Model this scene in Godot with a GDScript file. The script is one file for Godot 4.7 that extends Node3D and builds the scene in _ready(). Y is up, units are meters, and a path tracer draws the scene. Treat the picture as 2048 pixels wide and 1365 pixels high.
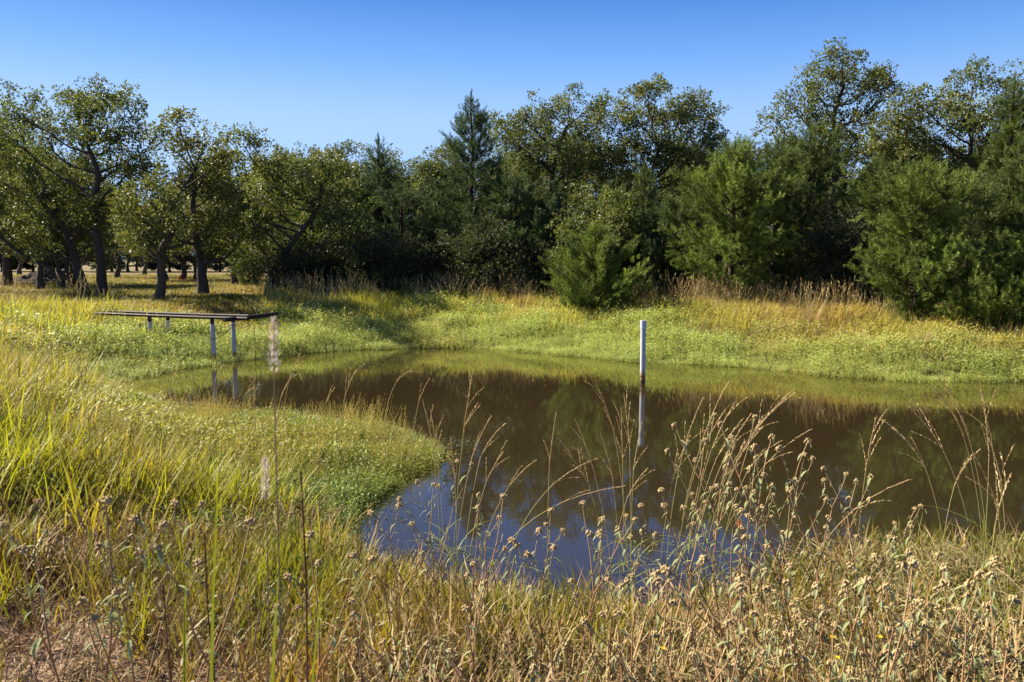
extends Node3D

const F := 1607.0
const EYE := 2.6
const TOP := 1.05

var rng := RandomNumberGenerator.new()
var wob := FastNoiseLite.new()
var patchy := FastNoiseLite.new()
var M := {}

# ---------------------------------------------------------------- mesh buffers
class Buf:
	var v := PackedVector3Array()
	var n := PackedVector3Array()
	var c := PackedColorArray()
	var i := PackedInt32Array()

	func tri(a: Vector3, b: Vector3, d: Vector3, col: Color) -> void:
		var k := v.size()
		v.append(a); v.append(b); v.append(d)
		c.append(col); c.append(col); c.append(col)
		i.append(k); i.append(k + 1); i.append(k + 2)

	# a folded leaf of two or four faces
	func leaf(at: Vector3, dir: Vector3, up: Vector3, size: float, wide: float, col: Color, droop := 0.0) -> void:
		var side := dir.cross(up)
		if side.length_squared() < 1e-6:
			side = dir.cross(Vector3(0.3, 0.9, 0.2))
		side = side.normalized() * wide * 0.5
		var k := v.size()
		var mid := at + dir * size * 0.55 + up * wide * 0.16
		v.append(at)
		v.append(mid + side)
		v.append(at + dir * size - up * droop * size)
		v.append(mid - side)
		v.append(mid - up * wide * 0.22)
		for q in 5:
			c.append(col)
		for q in [0, 1, 4, 1, 2, 4, 0, 4, 3, 4, 2, 3]:
			i.append(k + q)

	func flat_leaf(at: Vector3, dir: Vector3, side: Vector3, size: float, wide: float, col: Color) -> void:
		var k := v.size()
		v.append(at)
		v.append(at + dir * size * 0.5 + side * wide * 0.5)
		v.append(at + dir * size)
		v.append(at + dir * size * 0.5 - side * wide * 0.5)
		for q in 4:
			c.append(col)
		for q in [0, 1, 2, 0, 2, 3]:
			i.append(k + q)

	# a narrow bending blade
	func blade(at: Vector3, dir: Vector3, bend: Vector3, size: float, wide: float, segs: int, low: Color, high: Color) -> void:
		var k := v.size()
		var p := at
		var d := dir
		var side := dir.cross(bend)
		if side.length_squared() < 1e-6:
			side = dir.cross(Vector3(0.7, 0.1, 0.7))
		side = side.normalized()
		for s in segs:
			var t := float(s) / segs
			var w := wide * 0.5 * (1.0 - t * t * 0.85)
			v.append(p + side * w)
			v.append(p - side * w)
			c.append(low.lerp(high, t)); c.append(low.lerp(high, t))
			d = (d + bend / segs).normalized()
			p += d * size / segs
		v.append(p)
		c.append(high)
		for s in segs - 1:
			var a := k + s * 2
			for q in [0, 1, 2, 1, 3, 2]:
				i.append(a + q)
		var e := k + (segs - 1) * 2
		i.append(e); i.append(e + 1); i.append(e + 2)

	func tube(points: PackedVector3Array, radii: PackedFloat32Array, sides: int, col: Color, col2 := Color(-1, 0, 0)) -> void:
		var first := v.size()
		var m := points.size()
		var ref := Vector3(0.31, 0.17, 0.93)
		for p in m:
			var d := (points[mini(p + 1, m - 1)] - points[maxi(p - 1, 0)]).normalized()
			var a := d.cross(ref).normalized()
			if a.length_squared() < 0.5:
				a = d.cross(Vector3.UP).normalized()
			var b := a.cross(d)
			var cc := col if col2.r < 0.0 else col.lerp(col2, float(p) / (m - 1))
			for s in sides:
				var g := TAU * s / sides
				var o := a * cos(g) + b * sin(g)
				v.append(points[p] + o * radii[p])
				n.append(o)
				c.append(cc)
		for p in m - 1:
			for s in sides:
				var x := first + p * sides + s
				var y := first + p * sides + (s + 1) % sides
				i.append(x); i.append(y); i.append(x + sides)
				i.append(y); i.append(y + sides); i.append(x + sides)

	func cap(at: Vector3, dir: Vector3, radius: float, sides: int, col: Color) -> void:
		var first := v.size()
		var a := dir.cross(Vector3(0.31, 0.17, 0.93)).normalized()
		var b := a.cross(dir)
		v.append(at); n.append(dir); c.append(col)
		for s in sides:
			var g := TAU * s / sides
			v.append(at + (a * cos(g) + b * sin(g)) * radius)
			n.append(dir); c.append(col)
		for s in sides:
			i.append(first); i.append(first + 1 + s); i.append(first + 1 + (s + 1) % sides)

	func ball(at: Vector3, r: float, stretch: Vector3, col: Color) -> void:
		var k := v.size()
		var rows := [[-1.0, 0.0], [-0.5, 0.86], [0.45, 0.9], [1.0, 0.0]]
		for row in rows:
			for s in 5:
				var g: float = TAU * (s + 0.5 * row[0]) / 5.0
				var o := Vector3(cos(g) * row[1], row[0], sin(g) * row[1])
				v.append(at + o * r * stretch)
				n.append((o + Vector3(0, 0.001, 0)).normalized())
				c.append(col)
		for p in 3:
			for s in 5:
				var x := k + p * 5 + s
				var y := k + p * 5 + (s + 1) % 5
				for q in [x, y, x + 5, y, y + 5, x + 5]:
					i.append(q)

	func mesh() -> ArrayMesh:
		var a := []
		a.resize(Mesh.ARRAY_MAX)
		a[Mesh.ARRAY_VERTEX] = v
		if n.size() == v.size():
			a[Mesh.ARRAY_NORMAL] = n
		a[Mesh.ARRAY_COLOR] = c
		a[Mesh.ARRAY_INDEX] = i
		var m := ArrayMesh.new()
		m.add_surface_from_arrays(Mesh.PRIMITIVE_TRIANGLES, a)
		return m

# ---------------------------------------------------------------- scene helpers
func rnd(a: float, b: float) -> float:
	return rng.randf_range(a, b)

func unit() -> Vector3:
	var z := rnd(-1, 1)
	var g := rnd(0, TAU)
	var w := sqrt(1 - z * z)
	return Vector3(cos(g) * w, z, sin(g) * w)

func tag(o: Node, label: String, category: String, group := "", kind := "") -> void:
	if label: o.set_meta("label", label)
	if category: o.set_meta("category", category)
	if group: o.set_meta("group", group)
	if kind: o.set_meta("kind", kind)

func numbered(called: String) -> String:
	var k: int = used.get(called, 0)
	used[called] = k + 1
	return called if k == 0 else "%s_%03d" % [called, k]
var used := {}

func thing(called: String, label: String, category: String, at: Vector3, group := "") -> Node3D:
	var o := Node3D.new()
	o.name = numbered(called)
	o.position = at
	add_child(o)
	tag(o, label, category, group)
	return o

func obj(called: String, mesh: Mesh, mat: Material, parent: Node = null) -> MeshInstance3D:
	var o := MeshInstance3D.new()
	o.mesh = mesh
	o.material_override = mat
	o.name = numbered(called) if parent == null else called
	(parent if parent else self).add_child(o, true)
	return o

func copy(o: Node3D, called: String, label: String, group: String, at: Vector3, turn: float, size: float) -> Node3D:
	var c := o.duplicate()
	c.name = numbered(called)
	add_child(c)
	c.position = at
	c.rotation = Vector3(0, turn, 0)
	c.scale = Vector3.ONE * size
	tag(c, label, "", group)
	return c

func many(called: String, mesh: Mesh, mat: Material, where: Array, tints: PackedColorArray, parent: Node = null) -> MultiMeshInstance3D:
	var mm := MultiMesh.new()
	mm.transform_format = MultiMesh.TRANSFORM_3D
	mm.use_colors = true
	mm.mesh = mesh
	mm.instance_count = where.size()
	for k in where.size():
		mm.set_instance_transform(k, where[k])
		mm.set_instance_color(k, tints[k])
	var o := MultiMeshInstance3D.new()
	o.multimesh = mm
	o.material_override = mat
	o.name = numbered(called) if parent == null else called
	o.set_meta("kind", "stuff")
	(parent if parent else self).add_child(o, true)
	return o

func spot(u: float, d: float, sink := 0.0) -> Vector3:   # bearing u (2048 px picture column) at distance d
	var x := (u - 1024.0) / F * d
	return Vector3(x, high(x, d) - sink, -d)

const ORD := ["first", "second", "third", "fourth", "fifth", "sixth", "seventh", "eighth", "ninth", "tenth", "eleventh", "twelfth", "thirteenth", "fourteenth", "fifteenth", "sixteenth", "seventeenth", "eighteenth", "nineteenth", "twentieth", "twenty-first", "twenty-second", "twenty-third", "twenty-fourth", "twenty-fifth", "twenty-sixth", "twenty-seventh", "twenty-eighth", "twenty-ninth", "thirtieth"]

# ---------------------------------------------------------------- the lie of the land
var shore := PackedVector2Array([
	Vector2(-1.3, 6.3), Vector2(-0.7, 5.8), Vector2(0.1, 5.45), Vector2(1.0, 5.3), Vector2(1.6, 5.7), Vector2(2.3, 6.2), Vector2(3.1, 6.8), Vector2(4.2, 6.4), Vector2(7, 6.2), Vector2(12, 6.6), Vector2(18, 9),
	Vector2(22, 12), Vector2(22, 15.3), Vector2(16, 16.4), Vector2(11.5, 17.2), Vector2(8.7, 17.4), Vector2(7.57, 18), Vector2(5.75, 19.4), Vector2(3.55, 20.7), Vector2(1.07, 22.6), Vector2(-1.3, 24.3),
	Vector2(-3.1, 24.0), Vector2(-4.76, 23.4), Vector2(-6, 22.6), Vector2(-7.2, 21.2), Vector2(-7.9, 20.3), Vector2(-8.2, 19.4), Vector2(-8.6, 18.3), Vector2(-8.7, 17.2), Vector2(-8.4, 15.9),
	Vector2(-6.5, 13.5), Vector2(-4.2, 12.4), Vector2(-2.5, 12.0), Vector2(-1.75, 11.5), Vector2(-1.25, 10.9), Vector2(-1.35, 10.0), Vector2(-1.65, 9.3), Vector2(-2.0, 8.2), Vector2(-1.95, 7.0)])
const GX := -34.0
const GD := -4.0
const GC := 0.4
const GW := 180
const GH := 125
var field := PackedFloat32Array()

func survey() -> void:
	field.resize(GW * GH)
	for r in GH:
		for q in GW:
			var p := Vector2(GX + q * GC, GD + r * GC)
			var best := 1e9
			var inside := false
			var b := shore[shore.size() - 1]
			for a in shore:
				var e := a - b
				var t := clampf((p - b).dot(e) / e.length_squared(), 0, 1)
				best = minf(best, p.distance_squared_to(b + e * t))
				if (a.y > p.y) != (b.y > p.y) and p.x < (b.x - a.x) * (p.y - a.y) / (b.y - a.y) + a.x:
					inside = not inside
				b = a
			field[r * GW + q] = -sqrt(best) if inside else sqrt(best)

func bank(x: float, d: float) -> float:   # metres from the water's edge, negative in the water
	var fx := clampf((x - GX) / GC, 0, GW - 1.001)
	var fd := clampf((d - GD) / GC, 0, GH - 1.001)
	var a := int(fx)
	var b := int(fd)
	fx -= a
	fd -= b
	var k := b * GW + a
	var s := lerpf(lerpf(field[k], field[k + 1], fx), lerpf(field[k + GW], field[k + GW + 1], fx), fd)
	s += maxf(0, GX - x) + maxf(0, x - GX - GW * GC) + maxf(0, GD - d) + maxf(0, d - GD - GH * GC)
	return s + wob.get_noise_2d(x * 9.0, d * 9.0) * 0.3 * clampf(2.0 - s * 0.2, 0, 1)

func high(x: float, d: float) -> float:
	var s := bank(x, d)
	if s < 0.0:
		return maxf(-1.2, s * 0.35 - 0.01)
	var t := minf(s / 6.5, 1.0)
	var near := clampf(1.0 - (d - 30.0) / 15.0, 0, 1) * clampf(s * 0.6, 0, 1)
	var point := clampf((x + 0.56 * d) * 0.5, 0, 1) * clampf((d - 6.0) * 0.5, 0, 1) * clampf((15.5 - d) * 0.5, 0, 1) * clampf(-x * 2.0, 0, 1)
	near *= 1.0 + clampf((d - 13.0) * 0.3, 0, 1)
	return TOP * (1.0 - pow(1.0 - t, 1.8)) * (1.0 - 0.6 * point) + 0.01 + (wob.get_noise_2d(x * 30.0, d * 30.0) * (0.1 if d < 8.0 else 0.07) + wob.get_noise_2d(x * 5.0 + 77.0, d * 5.0) * 0.12) * near

# ---------------------------------------------------------------- materials
func noise_tex(freq: float, low: float, high_: float, seed_: int, octaves := 4) -> NoiseTexture2D:
	var nz := FastNoiseLite.new()
	nz.seed = seed_
	nz.frequency = freq
	nz.fractal_octaves = octaves
	var t := NoiseTexture2D.new()
	t.width = 512
	t.height = 512
	t.seamless = true
	t.noise = nz
	var g := Gradient.new()
	g.set_color(0, Color(low, low, low))
	g.set_color(1, Color(high_, high_, high_))
	t.color_ramp = g
	return t

func plant_mat(called: String, through: float, rough := 0.6, shine := 0.4, tint := Color(1, 1, 0.55)) -> StandardMaterial3D:
	var m := StandardMaterial3D.new()
	m.resource_name = called
	m.vertex_color_use_as_albedo = true
	m.roughness = rough
	m.metallic_specular = shine
	m.cull_mode = BaseMaterial3D.CULL_DISABLED
	if through > 0.0:
		m.backlight_enabled = true
		m.backlight = Color(tint.r * through, tint.g * through, tint.b * through).linear_to_srgb()
	return m

func rough_mat(called: String, relief: float, freq: float, scale_: float, seed_: int) -> StandardMaterial3D:
	var m := StandardMaterial3D.new()
	m.resource_name = called
	m.vertex_color_use_as_albedo = true
	m.roughness = 0.92
	m.metallic_specular = 0.25
	m.albedo_texture = noise_tex(freq, 0.62, 1.0, seed_)
	m.uv1_triplanar = true
	m.uv1_world_triplanar = true
	m.uv1_scale = Vector3.ONE * scale_
	m.heightmap_enabled = true
	m.heightmap_texture = noise_tex(freq * 1.5, 0.0, 1.0, seed_ + 5)
	m.heightmap_scale = relief
	return m

func make_materials() -> void:
	M.bark = rough_mat("bark", 3.0, 0.03, 1.4, 3)
	M.ground = rough_mat("soil and litter", 2.0, 0.035, 0.6, 8)
	M.heap = rough_mat("heaped soil", 4.0, 0.03, 0.8, 15)
	M.oak = plant_mat("oak leaf", 0.8, 0.48, 0.45)
	M.cedar = plant_mat("cedar spray", 0.5, 0.6, 0.35)
	M.cover = plant_mat("ground cover leaf", 0.9, 0.5, 0.4, Color(1, 1, 0.5))
	M.blade = plant_mat("grass blade", 0.95, 0.5, 0.4, Color(1, 1, 0.4))
	M.straw = plant_mat("dry straw", 0.25, 0.75, 0.3, Color(1, 0.9, 0.7))
	M.stalk = plant_mat("seed stalk", 0.5, 0.6, 0.3, Color(1, 0.9, 0.6))
	M.felt = plant_mat("felted leaf", 0.5, 0.85, 0.2, Color(1, 1, 0.8))
	M.stem = plant_mat("stem", 0.0, 0.8, 0.25)
	M.plastic = plant_mat("white plastic pipe", 0.0, 0.45, 0.4)
	M.steel = rough_mat("rusted pipe", 0.5, 0.05, 3.0, 22)
	M.steel.roughness = 0.6
	M.steel.metallic_specular = 0.35
	var w := StandardMaterial3D.new()
	w.resource_name = "muddy water"
	w.albedo_color = Color(0.0215, 0.0155, 0.007).linear_to_srgb()
	w.roughness = 0.03
	w.metallic_specular = 0.7
	w.normal_enabled = true
	var nz := FastNoiseLite.new()
	nz.seed = 31
	nz.frequency = 0.02
	nz.fractal_octaves = 3
	var t := NoiseTexture2D.new()
	t.width = 512
	t.height = 512
	t.seamless = true
	t.noise = nz
	t.as_normal_map = true
	t.bump_strength = 2.0
	w.normal_texture = t
	w.normal_scale = 0.035
	w.uv1_triplanar = true
	w.uv1_world_triplanar = true
	w.uv1_scale = Vector3(0.5, 0.5, 0.5)
	M.water = w

# ---------------------------------------------------------------- sky
func make_sky(towards: Vector3) -> Sky:
	var w := 256
	var h := 128
	var im := Image.create_empty(w, h, false, Image.FORMAT_RGBF)
	var flat := Vector2(towards.x, towards.z).normalized()
	for y in h:
		var e := 90.0 - (y + 0.5) / h * 180.0
		for x in w:
			var az := (x + 0.5) / w * TAU
			var dir := Vector2(sin(az), -cos(az))
			var c: Color
			if e > 0.0:
				var stops := [[0.0, Color(0.42, 0.64, 1.0)], [9.5, Color(0.38, 0.61, 1.0)], [13.5, Color(0.185, 0.425, 0.92)], [18.0, Color(0.058, 0.235, 0.68)], [30.0, Color(0.045, 0.17, 0.52)], [90.0, Color(0.03, 0.105, 0.36)]]
				c = stops[5][1]
				for k in 5:
					if e < stops[k + 1][0]:
						var f: float = (e - stops[k][0]) / (stops[k + 1][0] - stops[k][0])
						c = stops[k][1].lerp(stops[k + 1][1], f)
						break
				var side := dir.dot(flat)
				c = c * (0.94 + 0.11 * side)
				var haze := clampf(side, 0, 1) * 0.03
				c = Color(c.r + haze, c.g + haze, c.b + haze * 0.6)
			else:
				c = Color(0.10, 0.10, 0.07)
			im.set_pixel(x, y, Color(c.r, c.g, c.b))
	var m := PanoramaSkyMaterial.new()
	m.panorama = ImageTexture.create_from_image(im)
	var s := Sky.new()
	s.sky_material = m
	return s

# ---------------------------------------------------------------- trees
const SHAPES := {
	"tall_spreading": {"r": 0.24, "trunk": [Vector3(0.00, 0.00, 0.00), Vector3(0.04, 1.54, 0.06), Vector3(-0.10, 2.89, 0.14), Vector3(0.04, 3.86, 0.32), Vector3(0.19, 4.82, 0.23), Vector3(0.00, 5.79, 0.51)], "lobes": [[-1.25, 7.48, -1.22, 0.64], [-0.29, 7.23, -0.09, 0.73], [-2.18, 6.98, 1.15, 0.62], [0.77, 7.33, 0.39, 0.66], [1.64, 6.71, 1.04, 0.73], [2.26, 6.27, -1.01, 0.50], [-2.03, 6.37, -0.08, 0.73], [-0.87, 6.08, -0.66, 0.73], [0.48, 6.08, 0.11, 0.81], [1.45, 5.40, 0.19, 0.81], [-0.29, 4.92, -1.27, 0.81], [-1.54, 5.02, -0.74, 0.69], [0.96, 4.44, -0.57, 0.73], [2.03, 4.92, 1.08, 0.54], [-2.76, 6.08, 0.69, 0.54], [-0.68, 3.86, -0.89, 0.66], [0.68, 3.47, 0.77, 0.58]]},
	"left_leaning": {"r": 0.24, "trunk": [Vector3(0.00, -0.04, -0.00), Vector3(-0.24, 0.78, 0.03), Vector3(-0.63, 1.96, -0.18), Vector3(-1.02, 2.94, -0.36), Vector3(-1.41, 3.72, 0.36), Vector3(-1.71, 4.61, -0.35)], "lobes": [[-2.29, 5.29, -0.74, 0.74], [-3.08, 5.10, 1.25, 0.78], [-1.51, 4.21, 0.97, 0.74], [-2.69, 3.92, -0.55, 0.82], [-3.47, 3.53, 1.20, 0.78], [-0.73, 3.23, 0.10, 0.67], [-2.29, 2.65, 0.46, 0.74], [-3.08, 2.35, -0.77, 0.67], [-4.06, 3.92, 1.15, 0.74], [0.16, 2.94, 0.50, 0.63], [-1.31, 1.96, 1.21, 0.47]]},
	"left_edge": {"r": 0.33, "trunk": [Vector3(0.00, -0.05, 0.00), Vector3(0.05, 1.51, -0.05), Vector3(-0.03, 3.15, -0.07), Vector3(0.03, 4.79, -0.24), Vector3(-0.14, 6.71, -0.34)], "lobes": [[-0.41, 8.90, -1.13, 0.93], [0.41, 8.57, -0.52, 0.88], [-1.51, 8.62, 0.27, 1.04], [1.29, 9.39, -1.29, 0.71], [-0.96, 6.98, 0.46, 1.15], [0.82, 6.71, -0.42, 0.99], [-2.05, 6.16, -0.49, 1.15], [-0.41, 4.93, 0.83, 1.04], [0.14, 3.42, -0.05, 0.99], [-1.78, 3.70, -0.48, 1.04], [1.23, 2.87, -0.05, 0.82]]},
	"bent_right": {"r": 0.20, "trunk": [Vector3(0.00, -0.03, 0.00), Vector3(0.12, 0.86, -0.11), Vector3(0.34, 1.89, 0.23), Vector3(0.52, 2.58, -0.34), Vector3(0.60, 3.09, 0.24), Vector3(0.98, 3.61, 0.41), Vector3(1.20, 4.64, -0.69)], "lobes": [[1.29, 5.87, 0.75, 0.38], [1.67, 5.36, -0.35, 0.46], [0.98, 5.12, 0.20, 0.45], [2.18, 4.95, -1.28, 0.34], [1.25, 4.50, -1.18, 0.55], [0.52, 4.47, -0.83, 0.55], [0.43, 3.61, 1.18, 0.58], [1.80, 3.95, -0.79, 0.55], [-0.26, 3.09, 0.66, 0.62], [0.94, 2.75, 1.12, 0.58], [0.26, 2.20, 1.15, 0.38], [1.84, 2.92, -0.40, 0.48], [-0.57, 2.27, -0.38, 0.45], [2.49, 4.81, 0.06, 0.21]]},
	"straight_dark": {"r": 0.26, "trunk": [Vector3(0.04, -0.04, 0.00), Vector3(-0.04, 1.33, -0.09), Vector3(-0.14, 2.53, 0.12), Vector3(-0.20, 3.52, 0.21), Vector3(0.10, 4.52, 0.35)], "lobes": [[0.50, 3.62, -1.20, 0.68], [1.14, 2.93, 1.16, 0.64], [-0.10, 2.83, -1.06, 0.60], [-0.80, 2.09, -0.41, 0.44], [0.90, 2.03, 0.29, 0.44], [-1.10, 3.03, 1.09, 0.56], [1.53, 3.92, -0.42, 0.56], [1.99, 2.37, 1.10, 0.52], [0.30, 4.72, 0.12, 0.56]]},
	"leaning_thicket": {"r": 0.20, "trunk": [Vector3(0.00, -0.04, -0.00), Vector3(0.35, 1.16, -0.04), Vector3(0.96, 2.12, -0.15), Vector3(1.54, 2.89, -0.30), Vector3(2.12, 3.57, -0.34), Vector3(2.31, 4.44, 0.23)], "lobes": [[-0.15, 5.63, 1.29, 0.50], [-0.54, 5.02, -0.88, 0.46], [0.35, 5.25, -1.17, 0.54], [0.93, 4.82, 1.27, 0.54], [1.74, 4.82, 0.09, 0.66], [2.55, 5.11, -0.24, 0.66], [3.13, 4.34, -0.68, 0.73], [1.97, 3.90, 0.24, 0.73], [0.58, 3.90, 0.85, 0.66], [-0.58, 3.47, -0.12, 0.62], [3.18, 3.13, -0.20, 0.66], [1.35, 2.80, -1.16, 0.58], [0.29, 2.80, 1.08, 0.54], [2.41, 2.31, -1.21, 0.54], [-0.77, 4.15, -0.02, 0.50]]},
	"forked_middle": {"r": 0.24, "trunk": [Vector3(0.00, -0.04, 0.00), Vector3(0.33, 1.74, -0.09), Vector3(-0.11, 3.48, 0.11), Vector3(-0.65, 4.90, 0.32), Vector3(-0.44, 6.10, 0.13), Vector3(0.00, 7.19, 0.35)], "lobes": [[0.22, 8.39, -1.02, 0.57], [-0.61, 8.01, -0.17, 0.72], [1.09, 8.23, -0.91, 0.61], [-1.48, 7.23, 0.90, 0.83], [-0.22, 6.80, -0.53, 0.83], [0.87, 7.14, -0.12, 0.83], [-2.18, 6.43, 1.30, 0.74], [-1.09, 5.71, 0.92, 0.83], [0.44, 5.77, 1.24, 0.78], [1.70, 6.43, -0.12, 0.78], [-0.54, 4.53, -0.03, 0.61], [-1.74, 4.68, 0.60, 0.74], [-2.61, 7.19, -0.05, 0.39]]},
	"round_middle": {"r": 0.24, "trunk": [Vector3(0.00, -0.04, -0.00), Vector3(0.22, 1.74, -0.02), Vector3(0.00, 3.48, -0.17), Vector3(-0.11, 4.79, -0.09), Vector3(0.22, 6.32, 0.47)], "lobes": [[-0.44, 8.32, 1.20, 0.61], [-1.09, 7.88, 0.33, 0.74], [0.70, 8.01, -0.00, 0.70], [1.57, 8.17, -0.42, 0.61], [2.22, 7.73, -1.07, 0.70], [0.00, 7.19, -0.59, 0.83], [-1.48, 6.75, 0.73, 0.83], [1.31, 6.75, 0.96, 0.87], [2.72, 6.86, -0.36, 0.52], [-0.65, 5.66, 0.74, 0.91], [0.65, 5.44, 0.71, 0.91], [1.96, 5.66, 0.51, 0.91], [-1.92, 4.90, 0.43, 0.78], [-0.44, 4.36, 0.68, 0.83], [1.09, 4.36, -0.36, 0.83], [-1.09, 3.27, 0.53, 0.74]]},
	"emergent": {"r": 0.24, "trunk": [Vector3(0.00, -0.04, -0.00), Vector3(0.10, 2.46, -0.00), Vector3(0.00, 4.52, 0.13), Vector3(0.06, 6.16, 0.14), Vector3(0.00, 7.39, -0.20), Vector3(0.10, 8.42, 0.53)], "lobes": [[0.10, 9.55, 0.39, 0.53], [-0.47, 9.08, 0.21, 0.57], [0.76, 9.28, -1.27, 0.57], [1.38, 8.67, 0.12, 0.57], [1.89, 8.93, -0.65, 0.37], [-1.09, 8.42, 0.45, 0.57], [0.10, 8.32, -0.10, 0.66], [1.17, 7.91, 0.82, 0.57], [-1.75, 7.70, 0.38, 0.49], [-0.68, 7.50, 0.77, 0.66], [-2.20, 7.19, -0.40, 0.41], [0.55, 7.19, 0.37, 0.66], [1.95, 8.21, 0.62, 0.29], [-1.13, 6.47, 0.85, 0.70], [0.92, 6.37, -0.39, 0.70], [-0.21, 5.75, 0.89, 0.70]]},
	"right_tall": {"r": 0.24, "trunk": [Vector3(0.00, -0.04, 0.00), Vector3(-0.19, 1.87, 0.05), Vector3(-0.47, 3.36, 0.23), Vector3(-0.28, 4.85, 0.33), Vector3(-0.09, 6.35, 0.02)], "lobes": [[-0.09, 8.25, 0.08, 0.49], [-0.56, 7.65, -0.87, 0.52], [0.60, 7.84, 0.88, 0.52], [-1.12, 6.81, 1.14, 0.71], [-2.05, 7.28, -0.06, 0.62], [-2.80, 6.87, 0.50, 0.62], [0.00, 6.53, 0.57, 0.78], [-1.68, 6.16, 0.60, 0.78], [-0.56, 5.41, -0.85, 0.78], [1.16, 6.91, 0.73, 0.63], [-3.21, 6.16, 0.21, 0.71], [-2.43, 5.41, 0.43, 0.78], [0.56, 5.23, -0.21, 0.75], [-1.12, 4.48, 0.32, 0.71]]},
	"low_bright": {"r": 0.10, "trunk": [Vector3(0.00, -0.04, 0.00), Vector3(0.09, 1.06, 0.03), Vector3(-0.09, 2.13, 0.11), Vector3(0.00, 2.84, -0.34)], "lobes": [[-0.14, 3.37, -0.88, 0.46], [-0.71, 2.57, -0.15, 0.46], [0.57, 3.46, 0.39, 0.46], [0.00, 2.48, -0.73, 0.53], [0.71, 2.66, 0.48, 0.50], [-0.53, 1.77, 0.34, 0.43]]},
	"grove": {"r": 0.24, "trunk": [Vector3(0.00, 0.00, 0.00), Vector3(-0.11, 0.67, -0.01), Vector3(-0.13, 1.33, -0.21), Vector3(-0.26, 2.00, -0.13), Vector3(-0.31, 2.67, -0.29)], "lobes": [[1.74, 2.85, 0.40, 0.75], [-1.57, 3.15, -1.33, 0.70], [0.06, 3.44, -0.04, 0.75], [-0.31, 3.73, 1.73, 0.66], [0.82, 4.02, -1.47, 0.63], [-0.64, 4.32, -0.55, 0.80], [-1.10, 4.61, 1.75, 0.94], [0.72, 4.90, -1.57, 0.89], [-0.99, 5.19, -1.23, 0.67], [-1.55, 5.49, -1.07, 0.94], [1.83, 5.78, -0.37, 0.74], [0.05, 6.07, -0.04, 0.66], [-1.49, 6.36, -0.66, 0.67], [-1.21, 6.66, -1.28, 0.74], [-0.68, 6.95, 0.31, 0.72]]},
	"grove_wide": {"r": 0.28, "trunk": [Vector3(0.00, 0.00, 0.00), Vector3(0.11, 0.63, -0.03), Vector3(0.22, 1.27, 0.20), Vector3(0.07, 1.90, -0.17), Vector3(0.46, 2.53, -0.00)], "lobes": [[-1.49, 2.53, 0.88, 0.94], [-1.67, 2.80, 0.09, 0.78], [1.81, 3.07, 1.74, 0.77], [-0.76, 3.34, 2.74, 0.89], [2.35, 3.61, 0.20, 0.71], [2.62, 3.88, -1.13, 0.70], [-0.14, 4.15, 1.25, 0.95], [-0.66, 4.42, 2.37, 0.78], [-1.47, 4.68, -1.90, 0.87], [1.93, 4.95, 1.77, 0.72], [-1.64, 5.22, -0.35, 0.72], [-1.85, 5.49, -0.35, 0.74], [-0.06, 5.76, -2.00, 0.63], [-0.02, 6.03, 1.62, 0.92], [1.21, 6.30, -1.03, 0.62], [0.21, 6.57, -1.19, 0.81]]},
	"thicket": {"r": 0.18, "trunk": [Vector3(0.00, 0.00, 0.00), Vector3(0.05, 0.80, 0.03), Vector3(-0.01, 1.60, 0.20), Vector3(-0.08, 2.40, -0.08), Vector3(0.34, 3.20, -0.29)], "lobes": [[-0.54, 1.57, 1.81, 0.64], [0.91, 1.85, -1.51, 0.76], [-0.43, 2.14, 1.85, 0.92], [0.94, 2.42, 1.18, 0.80], [-1.26, 2.71, 0.02, 0.67], [-1.69, 2.99, -1.01, 0.64], [0.25, 3.28, 1.94, 0.88], [-0.18, 3.56, -0.29, 0.86], [2.07, 3.85, -0.28, 0.85], [1.78, 4.13, 0.56, 0.69], [-1.17, 4.42, -1.52, 0.86], [0.67, 4.70, 0.76, 0.92], [0.81, 4.98, 1.11, 0.76], [0.68, 5.27, 1.09, 0.63], [0.70, 5.55, 0.56, 0.64], [0.89, 5.84, 0.33, 0.86]]},
	"thicket_slim": {"r": 0.16, "trunk": [Vector3(0.00, 0.00, 0.00), Vector3(0.09, 0.93, -0.09), Vector3(-0.03, 1.87, -0.09), Vector3(0.07, 2.80, -0.01), Vector3(0.42, 3.73, -0.12)], "lobes": [[1.34, 2.16, 0.49, 0.67], [-0.85, 2.48, -0.92, 0.92], [-1.33, 2.79, -0.48, 0.71], [-0.86, 3.10, -0.29, 0.87], [-0.66, 3.42, -0.07, 0.70], [-1.06, 3.73, 1.11, 0.68], [-0.33, 4.04, -1.39, 0.65], [-0.26, 4.36, -0.45, 0.66], [-0.68, 4.67, -0.45, 0.91], [-0.90, 4.98, 0.11, 0.88], [1.26, 5.30, 0.24, 0.64], [0.79, 5.61, 1.10, 0.84], [0.07, 5.92, 0.42, 0.94], [-0.48, 6.24, -0.81, 0.67]]},
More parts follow.
